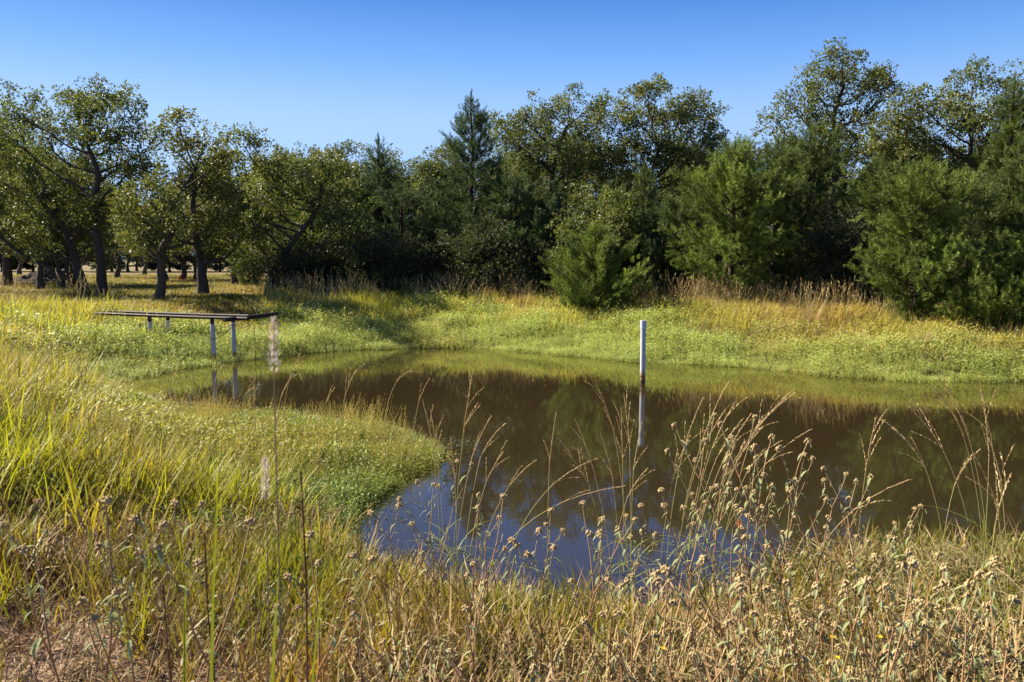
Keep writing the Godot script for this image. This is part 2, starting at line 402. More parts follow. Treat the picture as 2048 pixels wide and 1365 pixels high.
	"far_wall": {"r": 0.20, "trunk": [Vector3(0.00, 0.00, 0.00), Vector3(0.03, 0.73, -0.03), Vector3(-0.13, 1.47, -0.08), Vector3(0.08, 2.20, -0.11), Vector3(-0.11, 2.93, -0.35)], "lobes": [[1.13, 1.10, -2.02, 0.89], [-2.48, 1.47, 1.10, 0.79], [-1.89, 1.84, -1.24, 0.86], [-0.74, 2.20, 0.57, 0.63], [0.18, 2.57, 0.58, 0.91], [-2.63, 2.94, 0.32, 0.62], [-2.81, 3.31, 0.53, 0.82], [-1.85, 3.68, 0.89, 0.65], [0.67, 4.04, 0.98, 0.74], [-2.06, 4.41, 1.80, 0.67], [-0.04, 4.78, 1.50, 0.67], [-0.31, 5.15, 1.30, 0.78], [2.50, 5.51, 0.51, 0.74], [1.94, 5.88, -0.80, 0.84], [-2.28, 6.25, 0.41, 0.66], [-0.58, 6.62, -1.04, 0.84], [-0.10, 6.99, -0.80, 0.69], [0.81, 7.35, 0.13, 0.65]]},
	"bush": {"r": 0.04, "trunk": [Vector3(0.00, 0.00, 0.00), Vector3(-0.02, 0.13, 0.11), Vector3(-0.07, 0.27, -0.09), Vector3(-0.02, 0.40, -0.16), Vector3(0.22, 0.53, 0.21)], "lobes": [[0.17, 0.42, 0.29, 0.84], [0.53, 0.55, -0.21, 0.76], [0.06, 0.69, -0.01, 0.64], [0.08, 0.82, -0.44, 0.63], [-0.64, 0.95, -0.20, 0.79], [-0.11, 1.09, 0.16, 0.64], [0.31, 1.22, -0.23, 0.93], [0.21, 1.36, 0.07, 0.64]]},
}

func oak_sprig(leaf: float, per: int) -> ArrayMesh:
	var b := Buf.new()
	var ends := [Vector3(0, 0.2, 0), Vector3(0.13, 0.12, 0.05), Vector3(-0.12, 0.11, 0.08), Vector3(0.02, 0.08, -0.15)]
	for e in ends:
		for k in per:
			var d: Vector3 = (unit() + Vector3(0, 0.35, 0) + e * 2.0).normalized()
			var shade := rnd(0.75, 1.25)
			b.leaf(e + d * rnd(0.0, 0.05), d, (unit() * 0.8 + Vector3.UP).normalized(), leaf * rnd(0.75, 1.2), leaf * rnd(0.5, 0.65), Color(shade, shade, shade))
	return b.mesh()

func bent_path(a: Vector3, b: Vector3, out: Vector3, steps: int, wiggle: float) -> PackedVector3Array:
	var p := PackedVector3Array()
	for k in steps + 1:
		var t := float(k) / steps
		var q := a.lerp(b, t) + out * (4.0 * t * (1.0 - t))
		if k > 0 and k < steps:
			q += unit() * wiggle
		p.append(q)
	return p

func tapered(a: float, b: float, steps: int) -> PackedFloat32Array:
	var r := PackedFloat32Array()
	for k in steps + 1:
		r.append(lerpf(a, b, pow(float(k) / steps, 0.8)))
	return r

func make_oak(o: Node3D, shape: Dictionary, sprig: ArrayMesh, base: Color, dens: float, yellow := 0.0) -> void:
	var bark := Color(0.135, 0.115, 0.098)
	var trunk: Array = shape.trunk
	var r0: float = shape.r
	var tb := Buf.new()
	var pts := PackedVector3Array()
	var rad := PackedFloat32Array()
	var last := trunk.size() - 1
	for s in last * 3 + 1:
		var f := s / 3.0
		var k := mini(int(f), last - 1)
		var p: Vector3 = trunk[k].lerp(trunk[k + 1], f - k)
		pts.append(p + unit() * 0.03)
		rad.append(r0 * 0.82 * lerpf(1.0, 0.35, f / last) * (1.0 + 0.45 * exp(-p.y * 3.5)))
	pts[0].y -= 0.25
	tb.tube(pts, rad, 9, bark)
	obj("trunk", tb.mesh(), M.bark, o)
	var where := []
	var tints := PackedColorArray()
	for lobe in shape.lobes:
		var c := Vector3(lobe[0], lobe[1], lobe[2])
		var r: float = lobe[3]
		# the limb leaves the trunk below its lobe
		var from := pts[pts.size() - 1]
		var fr := rad[pts.size() - 1]
		var best := 1e9
		for k in range(3, pts.size()):
			var cost := absf(pts[k].y - (c.y - 0.55 * pts[k].distance_to(c)))
			if cost < best:
				best = cost
				from = pts[k]
				fr = rad[k]
		var lb := Buf.new()
		var reach := from.distance_to(c)
		var line := bent_path(from, c, Vector3(0, -0.1 * reach, 0) + unit() * 0.1 * reach, 6, reach * 0.025)
		lb.tube(line, tapered(minf(fr * 0.6, 0.03 + reach * 0.035), 0.02, 6), 5, bark)
		var clumps := int(13.0 * r * r * dens) + 5
		for k in clumps:
			var u := unit()
			u.y = u.y * 0.8 + 0.1
			var p := c + u * r * (0.35 + 0.75 * sqrt(rng.randf()))
			var start := line[rng.randi_range(3, 6)]
			lb.tube(bent_path(start, p, unit() * 0.08, 2, 0.03), PackedFloat32Array([0.018, 0.012, 0.006]), 3, bark)
			var wide := rnd(0.16, 0.3)
			var shade := rnd(0.75, 1.3)
			var yel := clampf(yellow + rnd(-0.25, 0.25), 0, 1)
			for q in rng.randi_range(4, 9):
				var off := Vector3(rng.randfn(0, wide), rng.randfn(0, wide * 0.6), rng.randfn(0, wide))
				var up := (u * 0.8 + unit() * 0.7 + Vector3(0, 0.5, 0)).normalized()
				var bs := Basis(Quaternion(Vector3.UP, up)) * Basis(Vector3.UP, rnd(0, TAU))
				where.append(Transform3D(bs.scaled(Vector3.ONE * rnd(0.8, 1.25)), p + off))
				var s2 := shade * rnd(0.8, 1.2)
				var col := base.lerp(Color(0.21, 0.175, 0.03), yel * rnd(0.15, 0.85))
				tints.append(Color(col.r * s2, col.g * s2, col.b * s2))
		obj("limb", lb.mesh(), M.bark, o)
	many("crown", sprig, M.oak, where, tints, o)

func cedar_spray(fine: float) -> ArrayMesh:
	var b := Buf.new()
	for k in 17:
		var t := k / 16.0
		var p := Vector3(0, t * 0.3, 0.07 * sin(t * 2.5) - 0.05 * t)
		var size := lerpf(0.12, 0.06, t) * rnd(0.7, 1.3)
		for s in 3:
			var g := k * 2.1 + s * TAU / 3.0 + rnd(-0.7, 0.7)
			var d := Vector3(cos(g), rnd(0.5, 1.4), sin(g)).normalized()
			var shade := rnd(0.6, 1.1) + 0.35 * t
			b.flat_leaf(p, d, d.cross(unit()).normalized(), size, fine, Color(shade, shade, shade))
	return b.mesh()

func make_cedar(o: Node3D, h: float, r: float, style: String, spray: ArrayMesh, base: Color, dens: float) -> void:
	var bark := Color(0.075, 0.055, 0.045)
	var tb := Buf.new()
	var pts := PackedVector3Array()
	for k in 11:
		var t := k / 10.0
		pts.append(Vector3(rnd(-0.03, 0.03) * h * 0.2, t * h * 0.97 - (0.2 if k == 0 else 0.0), rnd(-0.03, 0.03) * h * 0.2))
	tb.tube(pts, tapered(0.022 * h + 0.03, 0.012, 10), 7, bark)
	var where := []
	var tints := PackedColorArray()
	var nb := int((28.0 + h * 11.0) * dens)
	for k in nb:
		var t := (k + rng.randf()) / nb
		var prof: float
		var lift: float
		match style:
			"cone":
				t = lerpf(0.1, 0.99, t)
				prof = pow(1.0 - t, 0.75) * (0.55 + 0.75 * rng.randf()) + 0.05
				lift = lerpf(0.15, 0.9, t)
			"sparse":
				t = lerpf(0.06, 0.99, pow(t, 0.85))
				prof = (pow(1.0 - t, 0.8) * 0.95 + 0.04) * (0.45 + 0.75 * rng.randf())
				if t < 0.45:
					prof *= 1.0 if rng.randf() < 0.6 else 0.4
				lift = lerpf(0.1, 0.8, t)
			"sprawl":
				t = lerpf(0.0, 0.95, pow(t, 1.3))
				prof = (pow(1.0 - t, 0.9) * 1.15 + 0.05) * (0.4 + 0.95 * pow(rng.randf(), 1.3))
				lift = lerpf(0.45, 1.1, t)
			_:
				t = lerpf(0.03, 0.985, t)
				prof = pow(sin(PI * (0.12 + t * 0.86)), 0.8) * (0.45 + 0.75 * rng.randf()) * (0.85 + 0.3 * sin(t * 17.0 + h * 9.0)) + 0.04
				lift = lerpf(0.2, 0.85, t)
		var g := k * 2.39996 + rnd(-0.4, 0.4)
		var from := Vector3(0, t * h * 0.93, 0)
		var dir := Vector3(cos(g), lift * rnd(0.5, 1.2), sin(g)).normalized()
		var size := prof * r
		var tip := from + dir * size + Vector3(0, size * 0.16, 0)
		var line := bent_path(from, tip, Vector3(0, -0.07 * size, 0), 4, size * 0.02)
		tb.tube(line, tapered(0.008 + size * 0.011, 0.004, 4), 3, bark)
		var steps := maxi(3, int(size * 17.0))
		var tone := rnd(0.6, 1.35)
		for s in steps:
			var f := lerpf(0.28, 1.0, (s + rng.randf()) / steps)
			var at := from.lerp(tip, f) + Vector3(0, -0.28 * size * f * (1.0 - f), 0) + unit() * Vector3(1, 0.6, 1) * 0.13 * (0.5 + size * 0.5)
			var up := (dir * 0.7 + Vector3(0, 0.55, 0) + unit() * 0.55).normalized()
			if style == "bushy" and rng.randf() < 0.35:
				up = (dir * 0.8 + Vector3(0, -0.35, 0) + unit() * 0.4).normalized()
			var bs := Basis(Quaternion(Vector3.UP, up)) * Basis(Vector3.UP, rnd(0, TAU))
			where.append(Transform3D(bs.scaled(Vector3.ONE * rnd(0.7, 1.15) * (0.75 if t > 0.9 else 1.0)), at))
			var s2 := tone * rnd(0.75, 1.25)
			tints.append(Color(base.r * s2, base.g * s2, base.b * s2))
	# the leader
	for k in 8:
		where.append(Transform3D(Basis(Vector3.UP, rnd(0, TAU)).scaled(Vector3.ONE * 0.7), Vector3(0, h * (0.9 + 0.07 * k / 8.0), 0)))
		tints.append(base)
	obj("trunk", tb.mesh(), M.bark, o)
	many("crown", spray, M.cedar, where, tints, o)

func plant_trees() -> void:
	var big := oak_sprig(0.105, 5)
	var small := oak_sprig(0.055, 7)
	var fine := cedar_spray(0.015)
	var oak_green := Color(0.105, 0.133, 0.034)
	var oak_dark := Color(0.092, 0.12, 0.034)
	var heroes := [
		["tall_spreading", 205, 31.0, oak_green, 0.9, 0.1, "tallest spreading post oak of the grove, with an upright grey trunk behind the dock"],
		["left_leaning", 177, 31.5, oak_green, 1.0, 0.25, "post oak whose dark trunk leans left, just left of the tallest oak"],
		["left_edge", 15, 44.0, oak_green, 1.0, 0.1, "thick-trunked oak cut by the left edge of the picture"],
		["bent_right", 315, 27.6, oak_green, 1.0, 0.5, "slender oak with a kinked trunk leaning right, standing nearest behind the dock"],
		["straight_dark", 405, 32.0, oak_green, 1.0, 0.4, "oak with a straight dark trunk and yellowing leaves on the lawn"],
		["leaning_thicket", 530, 31.0, oak_green, 1.0, 0.2, "oak with its trunk leaning right at the edge of the thicket"],
		["forked_middle", 1130, 35.0, oak_green, 1.0, 0.25, "open oak with a forked trunk right of the tall pointed cedar"],
		["round_middle", 1300, 35.0, oak_green, 1.1, 0.3, "broad round-topped oak above the sprawling juniper"],
		["emergent", 1655, 33.0, oak_green, 0.7, 0.3, "open-crowned oak that stands out above the trees on the right"],
		["right_tall", 1930, 30.0, oak_green, 1.1, 0.3, "leafy oak behind the bright cedar near the right edge"],
		["low_bright", 1190, 28.5, oak_green, 1.0, 0.3, "small glossy young oak at the back of the sprawling juniper"],
	]
	for a in heroes:
		var o := thing("oak_tree", a[6], "tree", spot(a[1], a[2], 0.05), "oak trees round the pond")
		make_oak(o, SHAPES[a[0]], big, a[3], a[4], a[5])
	# the grove on the lawn behind the first row
	var grove := thing("oak_tree", "oak with a thick trunk left of the leaning oak, on the lawn", "tree", spot(85, 40.0, 0.05), "oak trees of the grove")
	make_oak(grove, SHAPES.grove, big, oak_green, 0.9, 0.55)
	var grove_wide := thing("oak_tree", "oak with a reddish trunk, an orange scrap at its foot", "tree", spot(366, 58.0, 0.05), "oak trees of the grove")
	make_oak(grove_wide, SHAPES.grove_wide, big, oak_green, 0.9, 0.5)
	for a in [[126, 43.5, 0.5, 0.95, 0, "oak of the three close dark trunks, the leftmost"], [142, 44.5, 2.5, 0.9, 0, "oak of the three close dark trunks, the middle one"], [157, 46.0, 4.1, 0.95, 1, "oak of the three close dark trunks, the rightmost"],
			[235, 64.0, 1.0, 1.0, 1, "distant oak alone on the lawn right of the tallest oak"], [392, 58.0, 3.0, 0.95, 0, "oak beside the reddish trunk, seen left of the straight dark trunk"], [331, 54.0, 5.0, 0.9, 1, "oak half hidden behind the kinked trunk"],
			[42, 78.0, 2.0, 1.0, 1, "distant oak behind the soil heap at the left"], [-20, 50.0, 1.4, 1.05, 0, "oak at the left edge behind the thick-trunked one"], [-70, 36.0, 3.3, 1.05, 1, "oak standing just beyond the left edge of the picture"],
			[472, 47.0, 0.3, 1.0, 0, "oak on the lawn behind the low juniper"], [290, 82.0, 0.9, 1.0, 1, "far oak on the lawn between the two nearer trunks"]]:
		copy(grove if a[4] == 0 else grove_wide, "oak_tree", a[5], "oak trees of the grove", spot(a[0], a[1], 0.05), a[2], a[3])
	# the thicket behind the far bank
	var thicket := thing("oak_tree", "leafy oak at the left end of the thicket, below the sky gap", "tree", spot(640, 36.0, 0.05), "oaks of the thicket")
	make_oak(thicket, SHAPES.thicket, big, oak_dark, 1.0, 0.15)
	thicket.scale = Vector3.ONE * 0.95
	var slim := thing("oak_tree", "slim oak left of the smaller pointed cedar", "tree", spot(705, 38.0, 0.05), "oaks of the thicket")
	make_oak(slim, SHAPES.thicket_slim, big, oak_dark, 1.0, 0.1)
	slim.scale = Vector3.ONE * 0.84
	for a in [[835, 36.5, 1.0, 0.98, 0, "oak between the two pointed cedars"], [885, 41.0, 2.0, 0.8, 1, "slim oak close left behind the tall pointed cedar"], [1018, 38.0, 3.0, 0.88, 0, "oak close right behind the tall pointed cedar"],
			[1215, 38.0, 4.0, 1.1, 0, "oak filling the gap between the forked oak and the round-topped oak"], [1450, 38.0, 5.0, 1.04, 0, "oak behind the large bushy cedar"], [1545, 37.0, 0.4, 1.0, 0, "oak just left of the open-crowned oak on the right"],
			[1755, 36.0, 1.6, 1.08, 0, "oak just right of the open-crowned oak on the right"], [1840, 35.0, 2.6, 1.12, 0, "oak behind the bright cedar on the right"], [2060, 31.0, 3.6, 1.05, 0, "oak cut by the right edge behind the dark cedar"], [1085, 39.0, 0.9, 1.15, 1, "slim oak behind the left half of the forked oak"], [1375, 38.5, 2.2, 1.12, 0, "oak behind the right half of the round-topped oak"], [1610, 37.0, 4.4, 1.1, 1, "slim oak behind the open-crowned oak on the right"], [575, 37.0, 4.9, 0.95, 0, "oak behind the right-leaning trunk"]]:
		copy(thicket if a[4] == 0 else slim, "oak_tree", a[5], "oaks of the thicket", spot(a[0], a[1], 0.05), a[2], a[3])
	for k in 19:
		var u := 545.0 + k * 88.0 + rnd(-25, 25)
		copy(thicket if k % 2 else slim, "oak_tree", "%s oak from the left in the hidden back row of the thicket" % ORD[k], "oaks in the back row of the thicket", spot(u, rnd(42, 49), 0.05), rnd(0, TAU), rnd(1.0, 1.2))
	# the dark wood beyond the lawn
	var far := thing("oak_tree", "first tree from the left in the dark wood beyond the lawn", "tree", spot(-150, 104.0, 0.1), "trees of the dark wood beyond the lawn")
	make_oak(far, SHAPES.far_wall, oak_sprig(0.2, 4), oak_dark, 0.8, 0.0)
	for k in range(1, 26):
		copy(far, "oak_tree", "%s tree from the left in the dark wood beyond the lawn" % ORD[k], "trees of the dark wood beyond the lawn", spot(-150 + k * 31 + rnd(-10, 10), rnd(100, 112), 0.1), rnd(0, TAU), rnd(0.85, 1.15))
	# cedars and junipers
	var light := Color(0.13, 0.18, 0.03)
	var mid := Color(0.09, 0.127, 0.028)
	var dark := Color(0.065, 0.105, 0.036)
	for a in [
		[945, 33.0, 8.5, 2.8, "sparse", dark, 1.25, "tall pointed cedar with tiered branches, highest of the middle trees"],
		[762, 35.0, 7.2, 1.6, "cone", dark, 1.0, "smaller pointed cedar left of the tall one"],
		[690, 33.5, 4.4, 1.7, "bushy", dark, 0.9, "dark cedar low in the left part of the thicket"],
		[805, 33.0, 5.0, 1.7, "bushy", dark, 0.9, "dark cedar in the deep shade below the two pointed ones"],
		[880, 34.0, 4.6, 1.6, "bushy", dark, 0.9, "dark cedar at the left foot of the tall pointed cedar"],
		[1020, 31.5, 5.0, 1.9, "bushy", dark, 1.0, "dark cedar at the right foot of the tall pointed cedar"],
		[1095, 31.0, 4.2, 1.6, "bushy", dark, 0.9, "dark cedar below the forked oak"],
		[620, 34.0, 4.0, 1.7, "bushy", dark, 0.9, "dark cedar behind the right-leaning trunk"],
		[1285, 30.5, 5.4, 1.3, "cone", mid, 1.0, "slim cedar spire in front of the round-topped oak"],
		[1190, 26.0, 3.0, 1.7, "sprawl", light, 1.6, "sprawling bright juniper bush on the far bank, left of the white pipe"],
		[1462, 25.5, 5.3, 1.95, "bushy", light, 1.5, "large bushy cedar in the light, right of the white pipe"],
		[1380, 28.0, 4.6, 1.5, "bushy", mid, 1.1, "cedar close behind the left side of the large bushy one"],
		[1610, 28.0, 6.4, 1.75, "bushy", mid, 1.3, "tall rounded darker cedar right of the large bushy one"],
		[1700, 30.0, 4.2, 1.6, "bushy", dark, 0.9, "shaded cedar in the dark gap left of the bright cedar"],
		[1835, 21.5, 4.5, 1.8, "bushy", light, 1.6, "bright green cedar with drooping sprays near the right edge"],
		[1930, 24.0, 4.0, 1.5, "bushy", mid, 1.1, "cedar between the bright one and the dark one at the right"],
		[2003, 25.5, 7.6, 1.5, "cone", mid, 1.3, "tall dark pointed cedar at the right edge"],
		[2065, 24.0, 6.6, 1.5, "cone", mid, 1.2, "pointed cedar cut by the right edge"],
		[1985, 20.3, 2.2, 1.4, "sprawl", light, 1.2, "low bright juniper in front of the dark cedar at the right edge"],
		[2080, 20.0, 2.6, 1.3, "bushy", light, 1.2, "low juniper cut by the right edge"],
		[1545, 26.5, 5.4, 1.5, "bushy", mid, 1.2, "cedar merging with the right side of the large bushy one"],
		[1755, 26.5, 5.2, 1.5, "bushy", mid, 1.2, "cedar behind the left side of the bright drooping one"],
		[1325, 28.5, 3.8, 1.5, "bushy", dark, 1.0, "shaded cedar between the sprawling juniper and the large bushy cedar"],
		[1230, 29.5, 4.6, 1.5, "bushy", mid, 1.0, "cedar rising behind the sprawling juniper"],
		[500, 45.0, 2.5, 1.35, "bushy", mid, 1.0, "low round juniper on a short trunk on the lawn"],
	]:
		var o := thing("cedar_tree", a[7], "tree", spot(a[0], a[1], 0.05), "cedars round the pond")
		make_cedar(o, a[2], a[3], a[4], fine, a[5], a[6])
	# undergrowth at the foot of the thicket
	var bush := thing("leafy_shrub", "first dark leafy shrub from the left at the foot of the thicket", "shrub", spot(585, 31.0, 0.03), "shrubs at the foot of the thicket")
	make_oak(bush, SHAPES.bush, small, Color(0.05, 0.065, 0.028), 2.0)
	var at := [630, 668, 712, 750, 800, 850, 905, 960, 1010, 1060, 1330, 1400, 1560, 1640, 1720, 1780]
	for k in at.size():
		copy(bush, "leafy_shrub", "%s dark leafy shrub from the left at the foot of the thicket" % ORD[k + 1], "shrubs at the foot of the thicket", spot(at[k] + rnd(-12, 12), rnd(30.5, 32.5) - maxf(0, (at[k] - 1300) * 0.013), 0.03), rnd(0, TAU), rnd(0.8, 1.35))

# ---------------------------------------------------------------- grass and cover
func cover_patch(stems: int, wide: float, tall: float, leaf: float) -> ArrayMesh:
	var b := Buf.new()
	for k in stems:
		var p := Vector3(rng.randfn(0, wide), 0, rng.randfn(0, wide))
		var h := tall * rnd(0.55, 1.15)
		var lean := Vector3(rnd(-0.35, 0.35), 1, rnd(-0.35, 0.35)).normalized()
		var shade := rnd(0.5, 1.5)
		var n := 7
		for q in n:
			var t := (q + 1.0) / n
			var g := q * 2.4 + rnd(-0.4, 0.4) + k
			var d := Vector3(cos(g), rnd(0.0, 0.8), sin(g)).normalized()
			var s := shade * rnd(0.85, 1.15)
			var yel := rnd(0, 0.35)
			b.flat_leaf(p + lean * h * t, d, (d.cross(Vector3.UP) + unit() * 0.5).normalized(), leaf * rnd(0.7, 1.3), leaf * 0.34, Color(s * (1.0 + yel), s, s * 0.9))
	return b.mesh()

func grass_tuft(blades: int, wide: float, tall: float, width: float, low: Color, hi: Color, splay: float, bend: float) -> ArrayMesh:
	var b := Buf.new()
	for k in blades:
		var g := rnd(0, TAU)
		var out := Vector3(cos(g), 0, sin(g))
		var p := Vector3(rng.randfn(0, wide), 0, rng.randfn(0, wide))
		var s := rnd(0.75, 1.25)
		var yel := rnd(0.0, 0.3)
		var a := Color(low.r * s, low.g * s, low.b * s)
		var z := Color(hi.r * s * (1.0 + yel), hi.g * s, hi.b * s * (1.0 - yel))
		b.blade(p, (Vector3.UP + out * rnd(0.02, splay)).normalized(), (out * rnd(0.2, 1.0) + Vector3(0, -0.4, 0) * rnd(0, 1)) * bend, tall * rnd(0.5, 1.15), width * rnd(0.7, 1.3), 4, a, z)
	return b.mesh()

func thatch(straws: int, wide: float, size: float, width: float) -> ArrayMesh:
	var b := Buf.new()
	for k in straws:
		var d := unit()
		d.y = absf(d.y) * 0.8 + 0.08
		var p := Vector3(rng.randfn(0, wide), rnd(0.0, 0.04), rng.randfn(0, wide))
		var s := rnd(0.4, 1.6)
		var c := Color(s, s, s).lerp(Color(1.1 * s, 0.8 * s, 0.6 * s), rnd(0, 0.6))
		b.blade(p, d.normalized(), unit() * 0.8 + Vector3(0, -0.7, 0), size * rnd(0.5, 1.3), width, 3, c, c)
	return b.mesh()

func seedy_tuft(stems: int, wide: float, tall: float, grain := 0.05) -> ArrayMesh:
	var b := Buf.new()
	for k in stems:
		var g := rnd(0, TAU)
		var out := Vector3(cos(g), 0, sin(g))
		var p := Vector3(rng.randfn(0, wide), 0, rng.randfn(0, wide))
		var s := rnd(0.8, 1.2)
		var c := Color(s, s * 0.95, s * 0.85)
		var dir := (Vector3.UP + out * rnd(0.05, 0.4)).normalized()
		var h := tall * rnd(0.7, 1.1)
		b.blade(p, dir, out * 0.5, h, 0.003 + grain * 0.06, 4, c, c)
		for q in 9:
			var t := 0.7 + 0.3 * q / 9.0
			var at := p + dir * h * t + out * 0.25 * h * t * t * 0.55
			b.flat_leaf(at, (dir + unit() * 0.4).normalized(), unit(), grain, grain * 0.24, Color(s * 1.1, s * 0.95, s * 0.8))
	return b.mesh()

func scatter(called: String, label: String, mesh: Mesh, mat: Material, count: int, near: float, far: float, power: float, umin: float, umax: float, chance: Callable, tint: Callable, size: Callable) -> void:
	var where := []
	var tints := PackedColorArray()
	for k in count:
		var d := pow(lerpf(pow(near, power), pow(far, power), rng.randf()), 1.0 / power)
		var x := rnd(umin, umax) * (d + 1.0)
		var s := bank(x, d)
		var c: float = chance.call(x, d, s)
		if c <= 0.0 or rng.randf() > c:
			continue
		var z: float = size.call(x, d, s) * rnd(0.75, 1.25)
		var tilt := Basis(Vector3(rnd(-1, 1), 0, rnd(-1, 1)).normalized(), rnd(0, 0.22))
		where.append(Transform3D(tilt * Basis(Vector3.UP, rnd(0, TAU)).scaled(Vector3(z, z * rnd(0.8, 1.2), z)), Vector3(x, maxf(high(x, d), -0.02) - 0.01, -d)))
		var col: Color = tint.call(x, d, s)
		var q := rnd(0.8, 1.2)
		tints.append(Color(col.r * q, col.g * q, col.b * q))
	var o := many(called, mesh, mat, where, tints)
	tag(o, label, "grass" if called.contains("grass") else "weeds" if called.contains("weeds") else "leaves" if called.contains("leaves") else "ground cover")
	print(called, " ", where.size())

func pn(x: float, d: float, f: float) -> float:   # patch noise 0..1
	return clampf(0.5 + 0.9 * patchy.get_noise_2d(x * f, d * f), 0, 1)

func is_lawn(x: float, d: float) -> float:
	# the mown ground under the grove: left of the thicket, behind the tall bank grass
	var edge := -7.6 - (d - 24.0) * 0.25
	return clampf((edge - x) * 0.8 + 0.8, 0, 1) * clampf((d - 22.0) * 0.7, 0, 1)

func sow() -> void:
	var green := Color(0.46, 0.54, 0.19)
	var lime := Color(0.36, 0.36, 0.075)
	var tan := Color(0.42, 0.32, 0.17)
	var gold := Color(0.50, 0.42, 0.15)
	# pale leafy cover on the far bank, thickest at the water
	scatter("ground_cover", "pale green leafy cover spreading along the far bank into the water", cover_patch(46, 0.22, 0.22, 0.05), M.cover, 36000, 13.0, 33.0, 2.0, -0.75, 0.85,
		func(x: float, d: float, s: float):
			if d < 13.5 and x > -4.5: return 0.0
			if x < -1.0 and d < 15.5: return 0.0
			if s < -0.35: return 0.0
			return clampf(1.25 - s * 0.2, 0, 1) * (1.0 if s < 3.0 else pn(x, d, 30.0)) * (1.0 - is_lawn(x, d)),
		func(x: float, d: float, s: float):
			var y := clampf((x - 3.0) / 9.0, 0, 1) * clampf((s - 0.7) * 0.5, 0, 1)
			y = clampf(y + clampf((s - 2.0) * 0.25, 0, 1) * 0.6 + (pn(x, d, 14.0) - 0.5) * 0.7, 0, 1)
			return green.lerp(gold, y).lerp(Color(0.26, 0.32, 0.07), 0.6 * pn(x + 40, d, 90.0)),
		func(x: float, d: float, s: float): return clampf(0.75 + s * 0.2, 0.6, 1.25) * (0.65 + 0.7 * pn(x, d, 60.0)))
	# higher mixed weeds towards the trees
	scatter("weedy_grass", "yellow-green and tan weedy grass between the far bank cover and the trees", grass_tuft(34, 0.2, 0.42, 0.012, Color(0.8, 0.75, 0.6), Color(1.05, 1.1, 0.9), 0.5, 0.9), M.blade, 16000, 14.0, 34.0, 2.0, -0.75, 0.85,
		func(x: float, d: float, s: float):
			if x < -1.0 and d < 16.0: return 0.0
			return clampf((s - 1.3) * 0.6, 0, 1) * clampf((8.5 - s) * 0.5, 0.0, 1) * (1.0 - is_lawn(x, d)) * (0.35 + pn(x, d, 25.0)),
		func(x: float, d: float, s: float): return lime.lerp(tan, clampf(pn(x + 9, d, 20.0) * 1.3 - 0.35 + clampf(x * 0.05, -0.2, 0.35), 0, 1)),
		func(x: float, d: float, s: float): return 0.8 + 0.6 * pn(x, d, 40.0))
	scatter("dry_grass", "tan dry seed grass standing before the trees on the far bank", seedy_tuft(16, 0.16, 0.85), M.straw, 4500, 15.0, 34.0, 2.0, -0.75, 0.85,
		func(x: float, d: float, s: float):
			if x < -1.0 and d < 18.0: return 0.0
			return clampf((s - 3.0) * 0.6, 0, 1) * clampf((9.0 - s) * 0.5, 0.0, 1) * (1.0 - is_lawn(x, d)) * pow(pn(x, d, 30.0), 1.5),
		func(x: float, d: float, s: float): return Color(0.44, 0.35, 0.19),
		func(x: float, d: float, s: float): return 0.9 + 0.4 * pn(x, d, 50.0))
	scatter("straw_grass", "flattened straw-coloured grass on the far bank at the right", thatch(70, 0.25, 0.42, 0.013), M.straw, 9000, 14.0, 27.0, 1.8, 0.05, 0.85,
		func(x: float, d: float, s: float): return clampf((x - 2.0) * 0.2, 0, 1) * clampf((s - 0.9) * 0.8, 0, 1) * clampf((6.5 - s) * 0.6, 0, 1) * clampf(1.7 * pn(x + 90, d, 40.0) - 0.1, 0, 1),
		func(x: float, d: float, s: float): return Color(0.52, 0.40, 0.25).lerp(Color(0.36, 0.22, 0.12), pn(x, d, 80.0)),
		func(x: float, d: float, s: float): return 0.8)
	# the lawn and the thin grass further off
	scatter("lawn_grass", "short dry-green mown grass under the oak grove", grass_tuft(60, 0.3, 0.1, 0.012, Color(0.9, 0.85, 0.7), Color(1, 1, 0.9), 0.9, 0.8), M.blade, 36000, 22.0, 75.0, 1.4, -0.75, -0.05,
		func(x: float, d: float, s: float): return is_lawn(x, d),
		func(x: float, d: float, s: float): return Color(0.19, 0.19, 0.06).lerp(Color(0.30, 0.22, 0.10), pow(pn(x, d, 16.0), 1.3)),
		func(x: float, d: float, s: float): return 1.0 + d * 0.008)
	scatter("woodland_grass", "thin shaded grass and litter on the floor of the thicket", grass_tuft(24, 0.3, 0.2, 0.012, Color(0.9, 0.85, 0.7), Color(1, 1, 0.9), 0.9, 0.8), M.blade, 3500, 24.0, 48.0, 1.6, -0.45, 0.8,
		func(x: float, d: float, s: float): return (1.0 - is_lawn(x, d)) * clampf((s - 6.0) * 0.5, 0, 1),
		func(x: float, d: float, s: float): return Color(0.16, 0.14, 0.06),
		func(x: float, d: float, s: float): return 1.0)
